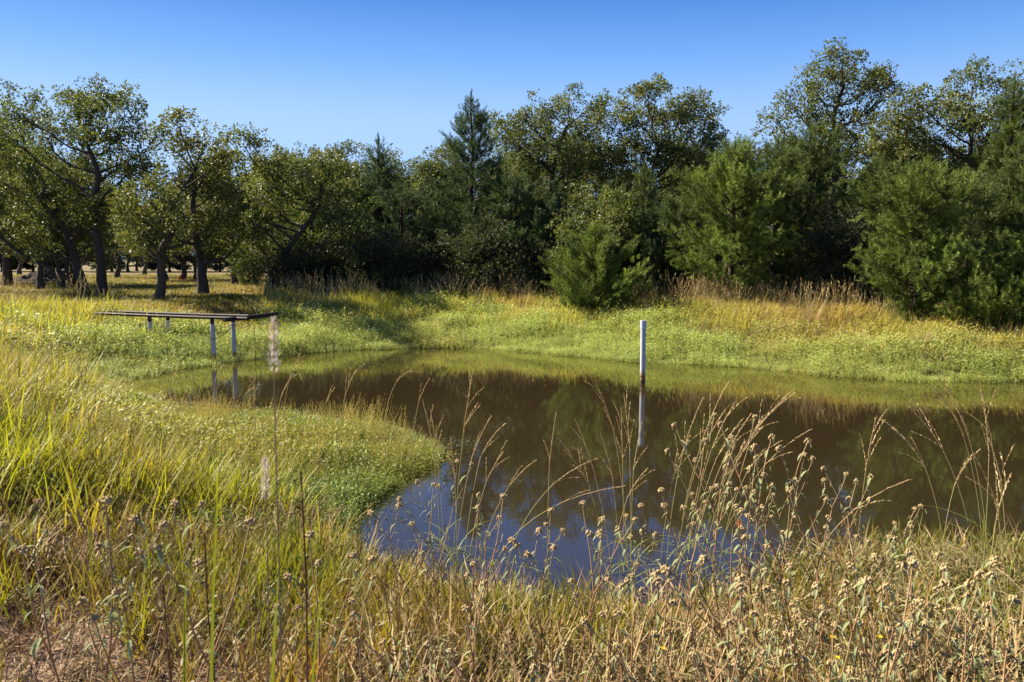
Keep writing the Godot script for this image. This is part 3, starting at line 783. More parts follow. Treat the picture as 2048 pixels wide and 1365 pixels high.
	# the green point of land on the left and its edges
	scatter("ground_cover", "dense bright green leafy cover on the point of land at the left", cover_patch(44, 0.13, 0.2, 0.034), M.cover, 19000, 6.2, 19.0, 1.6, -0.78, -0.02,
		func(x: float, d: float, s: float):
			if x > -0.7 or s < -0.22 or (d > 16.5 and x > -8.0): return 0.0
			if d < 7.4 and x > -1.6: return 0.0
			return clampf(1.4 - maxf(0, s - 2.0) * 0.3, 0.15, 1) * (1.0 if d > 7.5 else 0.4) * (0.3 if d < 10.0 and x < -0.4 * d else 1.0),
		func(x: float, d: float, s: float): return Color(0.20, 0.27, 0.055).lerp(Color(0.36, 0.34, 0.06), clampf(pn(x, d, 18.0) * 1.3 - 0.4 + clampf((-2.6 - x) * 0.12, 0, 0.5), 0, 1)),
		func(x: float, d: float, s: float): return clampf(0.8 + s * 0.25, 0.7, 1.3) * (0.75 + 0.5 * pn(x, d, 60.0)))
	scatter("tall_grass", "tall yellow-green grass on the left bank and in front of the point", grass_tuft(22, 0.08, 0.62, 0.013, Color(0.75, 0.6, 0.35), Color(1.05, 1.1, 0.8), 0.45, 0.8), M.blade, 9000, 5.2, 24.0, 1.5, -0.85, -0.1,
		func(x: float, d: float, s: float):
			if s < 0.15: return 0.0
			var left := clampf((-0.5 * d - 0.2 + 0.12 * maxf(0, 9.0 - d) - x) * 0.9, 0, 1) * clampf((23.0 - d) * 0.3, 0, 1) * clampf((d - 5.2) * 0.5, 0, 1)
			var front := clampf(1.0 - absf(d - 7.1) * 0.7, 0, 1) * clampf((-0.9 - x) * 1.2, 0, 1) * clampf(1.2 * pn(x, d, 50.0) - 0.05, 0, 1)
			return clampf(left * (0.25 + pn(x, d, 35.0)) + front * 0.9, 0, 1),
		func(x: float, d: float, s: float): return Color(0.28, 0.30, 0.04).lerp(Color(0.36, 0.28, 0.09), clampf(pn(x + 5, d, 50.0) * 1.6 - 0.6, 0, 1)),
		func(x: float, d: float, s: float): return (0.85 + 0.5 * pn(x, d, 30.0)) * (1.0 - 0.4 * clampf((d - 12.0) * 0.2, 0, 1)))
	scatter("dry_grass", "tan dry grass mixed through the tall grass of the left bank", seedy_tuft(14, 0.09, 0.6, 0.035), M.straw, 3600, 6.0, 22.0, 1.6, -0.85, -0.25,
		func(x: float, d: float, s: float):
			if s < 0.5: return 0.0
			return clampf((-0.49 * d - 0.2 - x) * 0.8, 0, 1) * pow(pn(x + 20, d, 40.0), 1.4),
		func(x: float, d: float, s: float): return Color(0.40, 0.30, 0.15),
		func(x: float, d: float, s: float): return (0.8 + 0.4 * pn(x, d, 30.0)) * (1.0 - 0.4 * clampf((d - 12.0) * 0.2, 0, 1)))
	scatter("fine_grass", "fine pale grass stems poking out of the green cover on the point", seedy_tuft(5, 0.07, 0.42, 0.022), M.stalk, 6500, 7.4, 17.5, 1.6, -0.75, -0.02,
		func(x: float, d: float, s: float):
			if x > -0.7 or s < -0.1 or (d > 15.5 and x > -8.0): return 0.0
			return clampf(0.25 + pn(x, d, 45.0) * 0.8, 0, 1),
		func(x: float, d: float, s: float): return Color(0.36, 0.36, 0.085).lerp(Color(0.5, 0.38, 0.16), pn(x, d, 70.0)),
		func(x: float, d: float, s: float): return 0.7 + 0.5 * pn(x, d, 45.0))
	# the near bank
	scatter("dead_grass", "tangled tan dead grass covering the near bank", thatch(28, 0.10, 0.27, 0.0085), M.straw, 13000, 2.2, 7.6, 1.7, -0.85, 0.85,
		func(x: float, d: float, s: float):
			if s < 0.02 or d > 7.6: return 0.0
			return (0.95 if x > -0.9 or d > 5.0 else 0.26) * clampf((8.0 - d) * 0.8, 0, 1) * clampf(1.7 * pn(x + 60, d, 170.0) - 0.15, 0.1, 1),
		func(x: float, d: float, s: float): return Color(0.36, 0.26, 0.16).lerp(Color(0.21, 0.125, 0.075), pn(x, d, 60.0)).lerp(Color(0.28, 0.25, 0.10), 0.6 * pn(x + 31, d, 40.0)),
		func(x: float, d: float, s: float): return (0.65 + 0.9 * pn(x, d, 150.0)) * (0.6 if x < -0.8 and d < 5.0 else 1.0))
	scatter("green_grass", "fresh green grass coming up through the dead grass at the near edge", grass_tuft(9, 0.05, 0.36, 0.0105, Color(0.8, 0.65, 0.35), Color(1.0, 1.1, 0.75), 0.55, 0.9), M.blade, 10500, 2.6, 7.4, 1.6, -0.85, 0.85,
		func(x: float, d: float, s: float):
			if s < -0.1: return 0.0
			var edge := clampf(1.3 - absf(s - 0.6) * 0.6, 0, 1) * (0.95 if x < 0.5 and x > -2.2 else 0.3) * clampf(0.3 + pn(x, d, 130.0), 0, 1) * clampf((d - 3.4) * 0.6, 0.25, 1)
			return clampf(edge + (0.12 if x < -0.3 else 0.3) * pow(pn(x, d, 80.0), 2.0) + clampf((-0.8 - x) * 0.4, 0, 0.5) * clampf((d - 4.3) * 0.7, 0, 1) * pn(x + 14, d, 100.0), 0, 1),
		func(x: float, d: float, s: float): return Color(0.19, 0.215, 0.036).lerp(Color(0.30, 0.195, 0.07), clampf(pn(x + 3, d, 90.0) * 1.2 - 0.35 + clampf((5.0 - d) * 0.25, 0, 0.4), 0, 1)),
		func(x: float, d: float, s: float): return 0.7 + 0.6 * pn(x, d, 50.0))
	scatter("brown_weeds", "reddish brown withered weeds standing thinly on the near bank at the left", seedy_tuft(6, 0.05, 0.45, 0.025), M.straw, 1500, 2.6, 7.2, 1.6, -0.85, 0.5,
		func(x: float, d: float, s: float):
			if s < 0.1: return 0.0
			return clampf((0.3 - x) * 0.5, 0.08, 0.6) * pow(pn(x + 70, d, 90.0), 1.3),
		func(x: float, d: float, s: float): return Color(0.17, 0.10, 0.055).lerp(Color(0.33, 0.22, 0.11), pn(x, d, 120.0)),
		func(x: float, d: float, s: float): return 0.7 + 0.7 * pn(x, d, 50.0))
	scatter("low_weeds", "low green leafy weeds among the dead grass at the right of the near bank", cover_patch(12, 0.07, 0.2, 0.035), M.cover, 5200, 2.4, 6.8, 1.6, -0.5, 0.9,
		func(x: float, d: float, s: float):
			if s < 0.0: return 0.0
			return clampf((x - 0.75) * 0.9, 0.03, 0.95) * (0.25 + pn(x, d, 60.0)),
		func(x: float, d: float, s: float): return Color(0.17, 0.19, 0.06).lerp(Color(0.27, 0.22, 0.11), pn(x + 8, d, 50.0)),
		func(x: float, d: float, s: float): return 0.8 + 0.9 * pn(x, d, 45.0))
	scatter("floating_weeds", "dark floating weed mats on the water along the near shore", cover_patch(18, 0.12, 0.03, 0.03), M.cover, 9000, 5.2, 12.5, 1.4, -0.4, 0.8,
		func(x: float, d: float, s: float):
			if s > 0.0 or s < -0.9: return 0.0
			return clampf(pow(pn(x, d, 55.0), 3.0) * 1.4, 0, 1) * (1.0 if x > 1.5 or x < -0.4 else 0.3),
		func(x: float, d: float, s: float): return Color(0.07, 0.075, 0.03),
		func(x: float, d: float, s: float): return 0.8)
	var speck := Buf.new()
	for k in 5: speck.flat_leaf(Vector3(rnd(-0.15, 0.15), 0.022, rnd(-0.15, 0.15)), Vector3(rnd(-1, 1), 0, rnd(-1, 1)).normalized(), Vector3(rnd(-1, 1), 0.1, rnd(-1, 1)).normalized(), rnd(0.02, 0.05), 0.02, Color(1, 1, 1) * rnd(0.6, 1.2))
	scatter("floating_leaves", "scattered dead leaves and specks floating on the brown water", speck.mesh(), M.straw, 700, 6.0, 22.0, 1.6, -0.5, 0.75,
		func(x: float, d: float, s: float): return 0.0 if s > -0.1 else clampf(0.2 + 0.5 * exp(s * 0.8), 0, 1),
		func(x: float, d: float, s: float): return Color(0.22, 0.17, 0.09),
		func(x: float, d: float, s: float): return 1.0)

# ---------------------------------------------------------------- countable plants
func seed_stalk(label: String, group: String, base: Vector3, tip: Vector3, sag: float, green: float, heads: int) -> void:
	var o := thing("grass_stalk", label, "grass stalk", base, group)
	var rel := tip - base
	var b := Buf.new()
	var pts := PackedVector3Array()
	var bow := Vector3(-rel.x * 0.45 + rnd(-0.05, 0.05), absf(rel.x) * 0.3 + 0.02, rnd(-0.08, 0.08))
	sag = maxf(sag, rnd(0.02, 0.16))
	for k in 13:
		var t := k / 12.0
		var p := Vector3.ZERO.lerp(rel, t) + bow * (4.0 * t * (1.0 - t)) * 0.5
		if sag > 0.0 and t > 0.75:
			p += Vector3(signf(rel.x + 0.01) * sag * (t - 0.75), -sag * 4.5 * (t - 0.75) * (t - 0.75), 0)
		pts.append(p)
	var dry := Color(0.52, 0.38, 0.20)
	var fresh := Color(0.2, 0.25, 0.05)
	b.tube(pts, tapered(0.0036, 0.0024, 12), 4, fresh.lerp(dry, clampf(0.7 - green, 0, 1)), dry)
	obj("stem", b.mesh(), M.stalk, o)
	var h := Buf.new()
	for k in 44:
		var t := 0.72 + 0.28 * k / 43.0
		var f := t * 12.0
		var q := mini(int(f), 11)
		var at := pts[q].lerp(pts[q + 1], f - q)
		var d := (pts[q + 1] - pts[q]).normalized()
		h.flat_leaf(at, (d + unit() * 0.35).normalized(), unit(), 0.02, 0.008, dry * rnd(0.85, 1.25))
	for e in heads:
		var q := 9 + e % 3
		var d := (pts[q + 1] - pts[q]).normalized()
		var dir := (d + Vector3(rnd(-0.5, 0.5), 0.1, rnd(-0.3, 0.3))).normalized()
		var at := pts[q]
		for k in 24:
			h.flat_leaf(at, (dir + unit() * 0.3).normalized(), unit(), 0.018, 0.007, dry * rnd(0.85, 1.25))
			at += dir * 0.009
			dir = (dir + Vector3(0, -0.025, 0)).normalized()
	obj("seed_head", h.mesh(), M.stalk, o)
	if green > 0.3:
		for k in 3:
			var l := Buf.new()
			var g := rnd(0, TAU)
			l.blade(pts[1 + k], (Vector3.UP * 1.4 + Vector3(cos(g), 0, sin(g))).normalized(), Vector3(cos(g), -0.9, sin(g)), rnd(0.3, 0.6), 0.009, 6, fresh, Color(0.3, 0.3, 0.06))
			obj("blade", l.mesh(), M.blade, o)

func felt_leaf(size: float, droop: float) -> ArrayMesh:
	var b := Buf.new()
	var n := 5
	var p := Vector3.ZERO
	var d := Vector3(0, 0.35, 1).normalized()
	var up := Color(0.25, 0.275, 0.14)
	for k in n + 1:
		var t := float(k) / n
		var w := size * 0.105 * pow(sin(PI * clampf(0.08 + t * 0.9, 0, 1)), 0.8)
		b.v.append(p + Vector3(w, w * 0.35, 0)); b.v.append(p); b.v.append(p + Vector3(-w, w * 0.35, 0))
		for q in 3: b.c.append(up * rnd(0.93, 1.07))
		d = (d + Vector3(0, -droop / n, 0)).normalized()
		p += d * size / n
	for k in n:
		var a := k * 3
		for q in [0, 1, 3, 1, 4, 3, 1, 2, 4, 2, 5, 4]: b.i.append(a + q)
	return b.mesh()

func flower_head() -> ArrayMesh:
	var b := Buf.new()
	for k in 9:
		var o := unit() * 0.010
		o.y = absf(o.y) * 1.2
		b.ball(o, rnd(0.004, 0.0065), Vector3(1, 1.15, 1), Color(0.44, 0.34, 0.18) * rnd(0.8, 1.25))
	for k in 7:
		var d := (unit() + Vector3(0, 0.7, 0)).normalized()
		b.ball(d * 0.015, 0.003, Vector3(1, 2.2, 1), Color(0.46, 0.34, 0.17) * rnd(0.8, 1.2))
	return b.mesh()

var leaves := []
var flowers := []

func croton(o: Node3D, h: float) -> float:
	var red := Color(0.28, 0.155, 0.075)
	var tips := []
	var b := Buf.new()
	var grow := func(at: Vector3, dir: Vector3, size: float, r: float, level: int, again: Callable) -> void:
		var p := PackedVector3Array([at])
		var d := dir
		for k in 4:
			d = (d + Vector3(0, 0.07, 0) + unit() * 0.09).normalized()
			p.append(p[k] + d * size / 4.0)
		b.tube(p, tapered(r, r * 0.7, 4), 5, red, red.lerp(Color(0.38, 0.33, 0.2), 0.3 * level))
		var nodes := 2 if level == 0 else 3
		for k in nodes + (1 if level == 2 else 0):
			var l: MeshInstance3D = obj("leaf", leaves[rng.randi_range(0, 4)], M.felt, o)
			var g := rnd(0, TAU)
			l.transform = Transform3D(Basis(Vector3.UP, g) * Basis(Vector3.RIGHT, rnd(-0.2, 0.5)).scaled(Vector3.ONE * rnd(0.7, 1.2)), p[mini(4, 1 + k)])
		if level >= 2 or (level == 1 and rng.randf() < 0.2):
			tips.append(p[4])
			return
		var kids := rng.randi_range(2, 3) if level == 0 else 2
		var turn := rnd(0, TAU)
		for k in kids:
			var g := turn + TAU * k / kids + rnd(-0.4, 0.4)
			var spread := rnd(0.35, 0.75)
			again.call(p[4], (d + Vector3(cos(g), 0, sin(g)) * spread).normalized(), size * rnd(0.45, 0.72), r * 0.72, level + 1, again)
	grow.call(Vector3(0, -0.03, 0), Vector3(rnd(-0.12, 0.12), 1, rnd(-0.12, 0.12)).normalized(), h * 0.5, 0.0045, 0, grow)
	obj("stem", b.mesh(), M.stem, o)
	for p in tips:
		if h < 0.7 and rng.randf() < 0.58: continue
		var f := obj("flower_head", flowers[rng.randi_range(0, 2)], M.felt, o)
		f.transform = Transform3D(Basis(Vector3.UP, rnd(0, TAU)).scaled(Vector3.ONE * (rnd(0.85, 1.3) if h > 0.7 else rnd(0.6, 1.0))), p)
	var most := 0.0
	for p in tips: most = maxf(most, p.y)
	return most

func plant_crotons() -> void:
	for k in 5: leaves.append(felt_leaf(rnd(0.043, 0.068), rnd(1.2, 2.8)))
	for k in 3: flowers.append(flower_head())
	var protos := []
	var tall := []
	for k in 7:
		var o := Node3D.new()
		tall.append(croton(o, 1.25 if k < 3 else 0.85 if k < 5 else 0.6))
		protos.append(o)
	var sets := [
		["tall woolly croton plants before the brown water", "%s woolly croton from the left among the tall ones before the brown water", 3.7, 4.2, [1345, 1030, 1385, 1000, 1420, 1015, 1445, 950, 1468, 905, 1500, 955, 1530, 890, 1560, 845, 1600, 940, 1632, 855, 1655, 960, 1690, 985, 1735, 970, 1752, 1020, 1585, 1030, 1510, 1050, 1640, 1060]],
		["silvery croton plants at the middle of the near bank", "%s silvery croton from the left at the middle of the near bank", 3.5, 4.0, [785, 1030, 870, 955, 930, 1000, 962, 970, 1000, 1110, 1045, 1035, 1080, 1085, 1105, 1120, 1150, 1030, 1190, 1085, 1225, 1060, 1275, 1080, 1310, 1090]],
		["low croton plants at the bottom right", "%s low croton from the left in the mass at the bottom right", 2.6, 3.3, [1380, 1200, 1450, 1240, 1500, 1290, 1550, 1225, 1590, 1300, 1620, 1160, 1660, 1250, 1700, 1180, 1722, 1310, 1750, 1255, 1782, 1140, 1820, 1240, 1850, 1150, 1880, 1285, 1905, 1180, 1940, 1250, 1965, 1170, 1990, 1280, 2020, 1200, 2045, 1290]],
		["silvery croton plants in the bottom right corner", "%s silvery croton from the left in the dense bottom right corner", 2.5, 3.4, [1420, 1150, 1470, 1190, 1530, 1270, 1570, 1170, 1610, 1230, 1640, 1310, 1685, 1210, 1715, 1255, 1735, 1130, 1765, 1200, 1800, 1290, 1835, 1190, 1865, 1240, 1890, 1130, 1920, 1300, 1930, 1110, 1955, 1210, 1980, 1230, 2000, 1140, 2030, 1240, 2050, 1180, 1300, 1180, 1340, 1260]],
		["shaded croton plants at the bottom left", "%s blurred dark croton from the left at the bottom left", 2.0, 2.6, [85, 1035, 150, 1045, 245, 1075, 335, 1050, 545, 1110, 120, 1220]],
		["low croton plants at the bottom middle", "%s small croton from the left at the bottom middle", 2.8, 3.4, [560, 1180, 622, 1155, 700, 1205, 760, 1265, 850, 1275, 940, 1220, 1060, 1290, 1180, 1300, 1260, 1230]],
	]
	for s in sets:
		var at: Array = s[4]
		var order := []
		for k in at.size() / 2: order.append([at[k * 2], at[k * 2 + 1]])
		order.sort_custom(func(a, b): return a[0] < b[0])
		for k in order.size():
			var d := rnd(s[2], s[3])
			var p := spot(order[k][0], d, 0.0)
			var want: float = EYE - (order[k][1] - 520.0) / F * d - p.y
			var pick := 0
			for q in 7:
				if absf(tall[q] - want) + rnd(0, 0.1) < absf(tall[pick] - want): pick = q
			var have: float = tall[pick]
			var c := copy(protos[pick], "croton_plant", s[1] % ORD[k], s[0], p, rnd(0, TAU), clampf(want / have, 0.55, 1.3))
			c.set_meta("category", "weed plant")
	for o in protos: o.queue_free()

func plant_stalks() -> void:
	var sets := [
		["seed stalks on the green point", "%s dry seed stalk from the left rising from the green point", 8.5, 12.0, 0.5, [[330, 765, 345, 740, 0], [415, 800, 440, 722, 0.1], [470, 800, 492, 772, 0.1], [560, 810, 600, 703, 0], [540, 812, 572, 745, 0.08], [505, 800, 506, 745, 0], [640, 815, 662, 770, 0.08], [670, 830, 705, 735, 0.05], [760, 850, 810, 737, 0.1], [815, 1000, 848, 755, 0]]],
		["seed stalks before the middle of the water", "%s tan seed stalk from the left in the sparse clump mid-water", 6.0, 6.8, 0.55, [[880, 1080, 848, 800, 0], [890, 1090, 862, 820, 0], [900, 1080, 945, 735, 0], [915, 1090, 907, 868, 0], [905, 1090, 972, 825, 0.04], [920, 1090, 985, 842, 0.16], [930, 1095, 998, 912, 0.03], [945, 1100, 1065, 918, 0.03], [1100, 1120, 1106, 822, 0.05], [1000, 1110, 1188, 912, 0], [1225, 1150, 1146, 890, 0.12], [1240, 1150, 1155, 835, 0.03], [1250, 1150, 1209, 854, 0], [1265, 1150, 1200, 752, 0.04], [1262, 1150, 1246, 816, 0], [1270, 1155, 1258, 780, 0], [1275, 1155, 1280, 842, 0], [1215, 1150, 1290, 940, 0.1], [960, 1120, 1255, 985, 0.02]]],
		["seed stalks right of the white pipe", "%s tan seed stalk from the left, right of the white pipe", 5.8, 6.4, 0.5, [[1330, 1150, 1375, 870, 0.06], [1345, 1150, 1412, 800, 0.04], [1350, 1160, 1450, 775, 0.03], [1360, 1160, 1440, 820, 0.03], [1385, 1160, 1475, 805, 0], [1380, 1160, 1500, 825, 0], [1395, 1160, 1494, 840, 0], [1405, 1165, 1562, 785, 0], [1410, 1165, 1592, 785, 0.06], [1420, 1165, 1530, 860, 0.03], [1430, 1170, 1612, 852, 0.06], [1450, 1170, 1560, 880, 0.12], [1440, 1170, 1480, 900, 0.05]]],
		["seed stalks at the right", "%s seed stalk from the left among those by the right edge", 4.3, 5.4, 0.75, [[1730, 1100, 1758, 835, 0.02], [1590, 1110, 1852, 975, 0.04], [1925, 1150, 1838, 862, 0.1], [1990, 1170, 1862, 820, 0.05], [2000, 1170, 1892, 765, 0], [2020, 1180, 1888, 742, 0], [1995, 1160, 1983, 780, 0.02], [2035, 1180, 1945, 762, 0], [2050, 1180, 1960, 905, 0.05], [1915, 1190, 1960, 905, 0.0], [2060, 1190, 2018, 872, 0.06], [2000, 1200, 2046, 950, 0.0]]],
	]
	for s in sets:
		var list: Array = s[5]
		list.sort_custom(func(a, b): return a[2] < b[2])
		for k in list.size():
			var a: Array = list[k]
			var d := rnd(s[2], s[3])
			var base := spot(a[0], d, 0.03)
			var tip := Vector3((a[2] - 1024.0) / F * d, EYE - (a[3] - 520.0) / F * d + a[4] * 0.25, -d + rnd(-0.15, 0.15))
			seed_stalk(s[1] % ORD[k], s[0], base, tip, a[4] * 2.2, s[4] + rnd(-0.3, 0.3), rng.randi_range(1, 4))

func near_weeds() -> void:
	# blurred plumed grass close to the camera, and some broad blades
	for a in [[500, 1.45, 546, 642, 0.05, "tall out-of-focus grass stalk with a pale plume over the left of the pond"], [470, 1.7, 520, 925, 0.05, "shorter out-of-focus grass stalk with a pale plume below the tall one"]]:
		var d: float = a[1]
		var base := spot(a[0], d, 0.02)
		var tip := Vector3((a[2] - 1024.0) / F * d, EYE - (a[3] - 520.0) / F * d, -d)
		var o := thing("plumed_grass", a[5], "grass stalk", base, "plumed grass close by")
		var rel := tip - base
		var line := bent_path(Vector3.ZERO, rel, Vector3(0.01, 0, 0), 8, 0.003)
		var b := Buf.new()
		b.tube(line, tapered(0.0026, 0.0012, 8), 5, Color(0.16, 0.13, 0.06), Color(0.3, 0.22, 0.12))
		obj("stem", b.mesh(), M.stem, o)
		var h := Buf.new()
		for k in 210:
			var t := k / 210.0
			var at := rel - rel.normalized() * t * 0.09 + unit() * 0.006 * (0.5 + t)
			h.flat_leaf(at, (rel.normalized() + unit() * 0.75).normalized(), unit(), 0.013, 0.0016, Color(0.72, 0.64, 0.58))
		obj("plume", h.mesh(), M.straw, o)
	for a in [[345, 2.0, 352, 1150, 0.013, 0, "broad green grass blade standing upright at the bottom left"], [392, 1.6, 430, 912, 0.009, 0, "broad yellow-green grass blade curving right at the left"], [505, 1.5, 545, 1110, 0.012, 0, "broad dark green grass blade at the bottom, left of the middle"], [560, 1.7, 640, 1100, 0.011, 0, "broad grass blade leaning right at the bottom"],
			[395, 1.9, 390, 1080, 0.006, 1, "reddish brown dry weed stem at the bottom left"], [590, 1.6, 592, 950, 0.006, 1, "dark dry weed stem standing at the bottom, right of the plumes"], [305, 2.0, 300, 1190, 0.005, 1, "short dry weed stem at the bottom left"]]:
		var d: float = a[1]
		var base := spot(a[0], d, 0.02)
		var tip := Vector3((a[2] - 1024.0) / F * d, EYE - (a[3] - 520.0) / F * d, -d)
		var rel := tip - base
		var b := Buf.new()
		if a[5] == 0:
			b.blade(Vector3.ZERO, (rel.normalized() - Vector3(signf(rel.x) * 0.08, 0, 0)).normalized(), Vector3(signf(rel.x) * 0.16, 0, 0.05), rel.length(), a[4] * 1.9, 10, Color(0.05, 0.085, 0.015), Color(0.13, 0.155, 0.025))
			var g := thing("broad_grass", a[6], "grass plant", base, "broad blades close by")
			obj("blade", b.mesh(), M.blade, g)
		else:
			var o := thing("dry_weed", a[6], "weed", base, "dry weed stems close by")
			b.tube(bent_path(Vector3.ZERO, rel, Vector3(0.005, 0, 0), 6, 0.006), tapered(0.0035, 0.002, 6), 5, Color(0.14, 0.07, 0.035))
			obj("stem", b.mesh(), M.stem, o)
			var h := Buf.new()
			for k in 26:
				h.flat_leaf(rel * (1.0 - 0.25 * k / 26.0), (unit() + Vector3(0, 0.6, 0)).normalized(), unit(), 0.018, 0.006, Color(0.12, 0.06, 0.035))
			obj("seed_head", h.mesh(), M.stem, o)
	# yellow flowers
	var n := 0
	for a in [[1322, 1310, 3.0], [1340, 1330, 2.9], [1694, 1305, 2.9], [1792, 1305, 2.8], [1705, 1350, 2.8]]:
		var d: float = a[2]
		var base := spot(a[0], d, 0.0)
		var tall: float = EYE - (a[1] - 520.0) / F * d - base.y
		var o := thing("yellow_flower", "%s small yellow flower from the left at the bottom right" % ORD[n], "flower", base, "small yellow flowers")
		n += 1
		var b := Buf.new()
		b.tube(PackedVector3Array([Vector3.ZERO, Vector3(0.01, tall * 0.5, 0), Vector3(0, tall, 0)]), PackedFloat32Array([0.002, 0.0017, 0.0015]), 4, Color(0.1, 0.14, 0.04))
		obj("stem", b.mesh(), M.stem, o)
		for k in 6:
			var p := Buf.new()
			var g := TAU * k / 6.0
			var dir := Vector3(cos(g), 0.35, sin(g)).normalized()
			p.leaf(Vector3(0, tall, 0), dir, Vector3.UP, 0.014, 0.009, Color(0.75, 0.5, 0.02))
			obj("petal", p.mesh(), M.cover, o)
	# a withered orange leaf
	var q := Vector3((1490 - 1024.0) / F * 3.7, EYE - (1062 - 520.0) / F * 3.7, -3.7)
	var w := Buf.new()
	w.leaf(Vector3(0, 0.03, 0), Vector3(0.1, -1, 0.1).normalized(), Vector3(0.3, 0.2, 1).normalized(), 0.045, 0.022, Color(0.42, 0.13, 0.065), 0.1)
	var ol := obj("orange_leaf", w.mesh(), M.cover)
	ol.position = q
	tag(ol, "withered orange-red leaf caught among the tall croton plants", "leaf")

# ---------------------------------------------------------------- built things
func white_pipe(b: Buf, low: float, top: float, r: float, wet: float) -> void:
	var white := Color(0.42, 0.42, 0.45)
	var rust := Color(0.28, 0.17, 0.08)
	var murk := Color(0.07, 0.05, 0.03)
	var pts := PackedVector3Array()
	var y := low
	var cols := []
	while y < top - 0.001:
		pts.append(Vector3(0, y, 0)); y += 0.02
	pts.append(Vector3(0, top, 0))
	var rad := PackedFloat32Array()
	for p in pts: rad.append(r)
	var first := b.v.size()
	b.tube(pts, rad, 20, white)
	for k in pts.size():
		var h := pts[k].y
		var c := white
		if h < wet: c = white.lerp(rust, smoothstep(wet, wet * 0.55, h))
		if h < wet * 0.5: c = rust.lerp(murk, smoothstep(wet * 0.5, 0.0, h))
		for s in 20:
			var e := 1.0 + 0.14 * wob.get_noise_3d(s * 60.0, h * 400.0, r * 900.0)
			var st := c * e
			if h < wet * 0.7 and absf(fmod(h, 0.1) - 0.05) < 0.012 and wob.get_noise_2d(s * 30.0, floor(h * 10.0) * 99.0) > -0.1: st = st * 0.25
			b.c[first + k * 20 + s] = st

func build_pole() -> void:
	var o := thing("white_pipe", "upright white plastic pipe with a cap, standing alone in the pond", "pipe", Vector3((1288 - 1024.0) / F * 16.8, 0, -16.8))
	var b := Buf.new()
	white_pipe(b, -0.9, 1.24, 0.057, 0.32)
	obj("pipe", b.mesh(), M.plastic, o)
	var c := Buf.new()
	var y0 := 1.17
	c.tube(PackedVector3Array([Vector3(0, y0, 0), Vector3(0, y0 + 0.008, 0), Vector3(0, 1.325, 0), Vector3(0, 1.34, 0)]), PackedFloat32Array([0.059, 0.068, 0.068, 0.064]), 20, Color(0.5, 0.5, 0.52))
	c.cap(Vector3(0, 1.34, 0), Vector3.UP, 0.064, 20, Color(0.42, 0.36, 0.28))
	obj("cap", c.mesh(), M.plastic, o)
	o.rotation.z = 0.004

func rail(o: Node3D, called: String, a: Vector3, b: Vector3, r: float) -> void:
	var m := Buf.new()
	var d := (b - a).normalized()
	m.tube(bent_path(a, b, Vector3(0, -0.012, 0), 8, 0.0), tapered(r, r, 8), 12, Color(0.05, 0.03, 0.025))
	m.cap(a, -d, r, 12, Color(0.05, 0.035, 0.03))
	m.cap(b, d, r, 12, Color(0.05, 0.035, 0.03))
	obj(called, m.mesh(), M.steel, o)

func build_dock() -> void:
	var o := thing("dock_frame", "bare dock frame of dark steel pipes on white pipe posts at the left shore", "dock", Vector3(-8, 0, -20.5))
	var off := o.position
	var y := 1.15
	rail(o, "rail", Vector3(-11.3, y + 0.03, -21.5) - off, Vector3(-6.55, y, -19.85) - off, 0.04)
	rail(o, "rail", Vector3(-11.5, y + 0.05, -22.2) - off, Vector3(-6.75, y + 0.02, -20.55) - off, 0.04)
	rail(o, "cross_pipe", Vector3(-7.05, y - 0.01, -19.6) - off, Vector3(-6.25, y + 0.03, -21.3) - off, 0.055)
	for a in [[-9.42, 20.85, -0.1], [-9.18, 21.4, -0.1], [-7.55, 20.2, 0.12], [-7.2, 20.7, 0.14]]:
		var p := Node3D.new()
		p.name = "post"
		o.add_child(p, true)
		p.position = Vector3(a[0], 0, -a[1]) - off
		p.rotation.z = 0.012
		var b := Buf.new()
		white_pipe(b, -0.9, 1.0, 0.057, 0.3)
		obj("sleeve", b.mesh(), M.plastic, p)
		var s := Buf.new()
		s.tube(PackedVector3Array([Vector3(0, 0.8, 0), Vector3(0, 1.16, 0)]), PackedFloat32Array([0.05, 0.05]), 12, Color(0.06, 0.04, 0.035))
		obj("steel_core", s.mesh(), M.steel, p)
	var c := Buf.new()
	c.tube(bent_path(Vector3(-7.49, 0.62, -20.2), Vector3(-7.18, 0.92, -20.68), Vector3(0, -0.04, 0), 6, 0.0), tapered(0.008, 0.008, 6), 5, Color(0.03, 0.028, 0.025))
	for k in 2:
		var ring := PackedVector3Array()
		var at: Vector3 = [Vector3(-7.56, 0.61, -20.2), Vector3(-7.21, 0.92, -20.7)][k]
		for q in 13: ring.append(at + Vector3(cos(TAU * q / 12.0), 0.06 * sin(TAU * q / 12.0), sin(TAU * q / 12.0)) * 0.064)
		c.tube(ring, tapered(0.008, 0.008, 12), 5, Color(0.03, 0.028, 0.025))
	tag(obj("rope", c.mesh(), M.stem), "dark rope tied between the two right posts of the dock", "rope")
	var l := Buf.new()
	l.tube(bent_path(Vector3(-6.62, 1.12, -20.52), Vector3(-6.6, -0.1, -20.5), Vector3(0.01, 0, 0), 5, 0.004), tapered(0.007, 0.007, 5), 5, Color(0.05, 0.045, 0.03))
	tag(obj("rope", l.mesh(), M.stem), "thin line hanging from the dock's end pipe into the water", "rope")

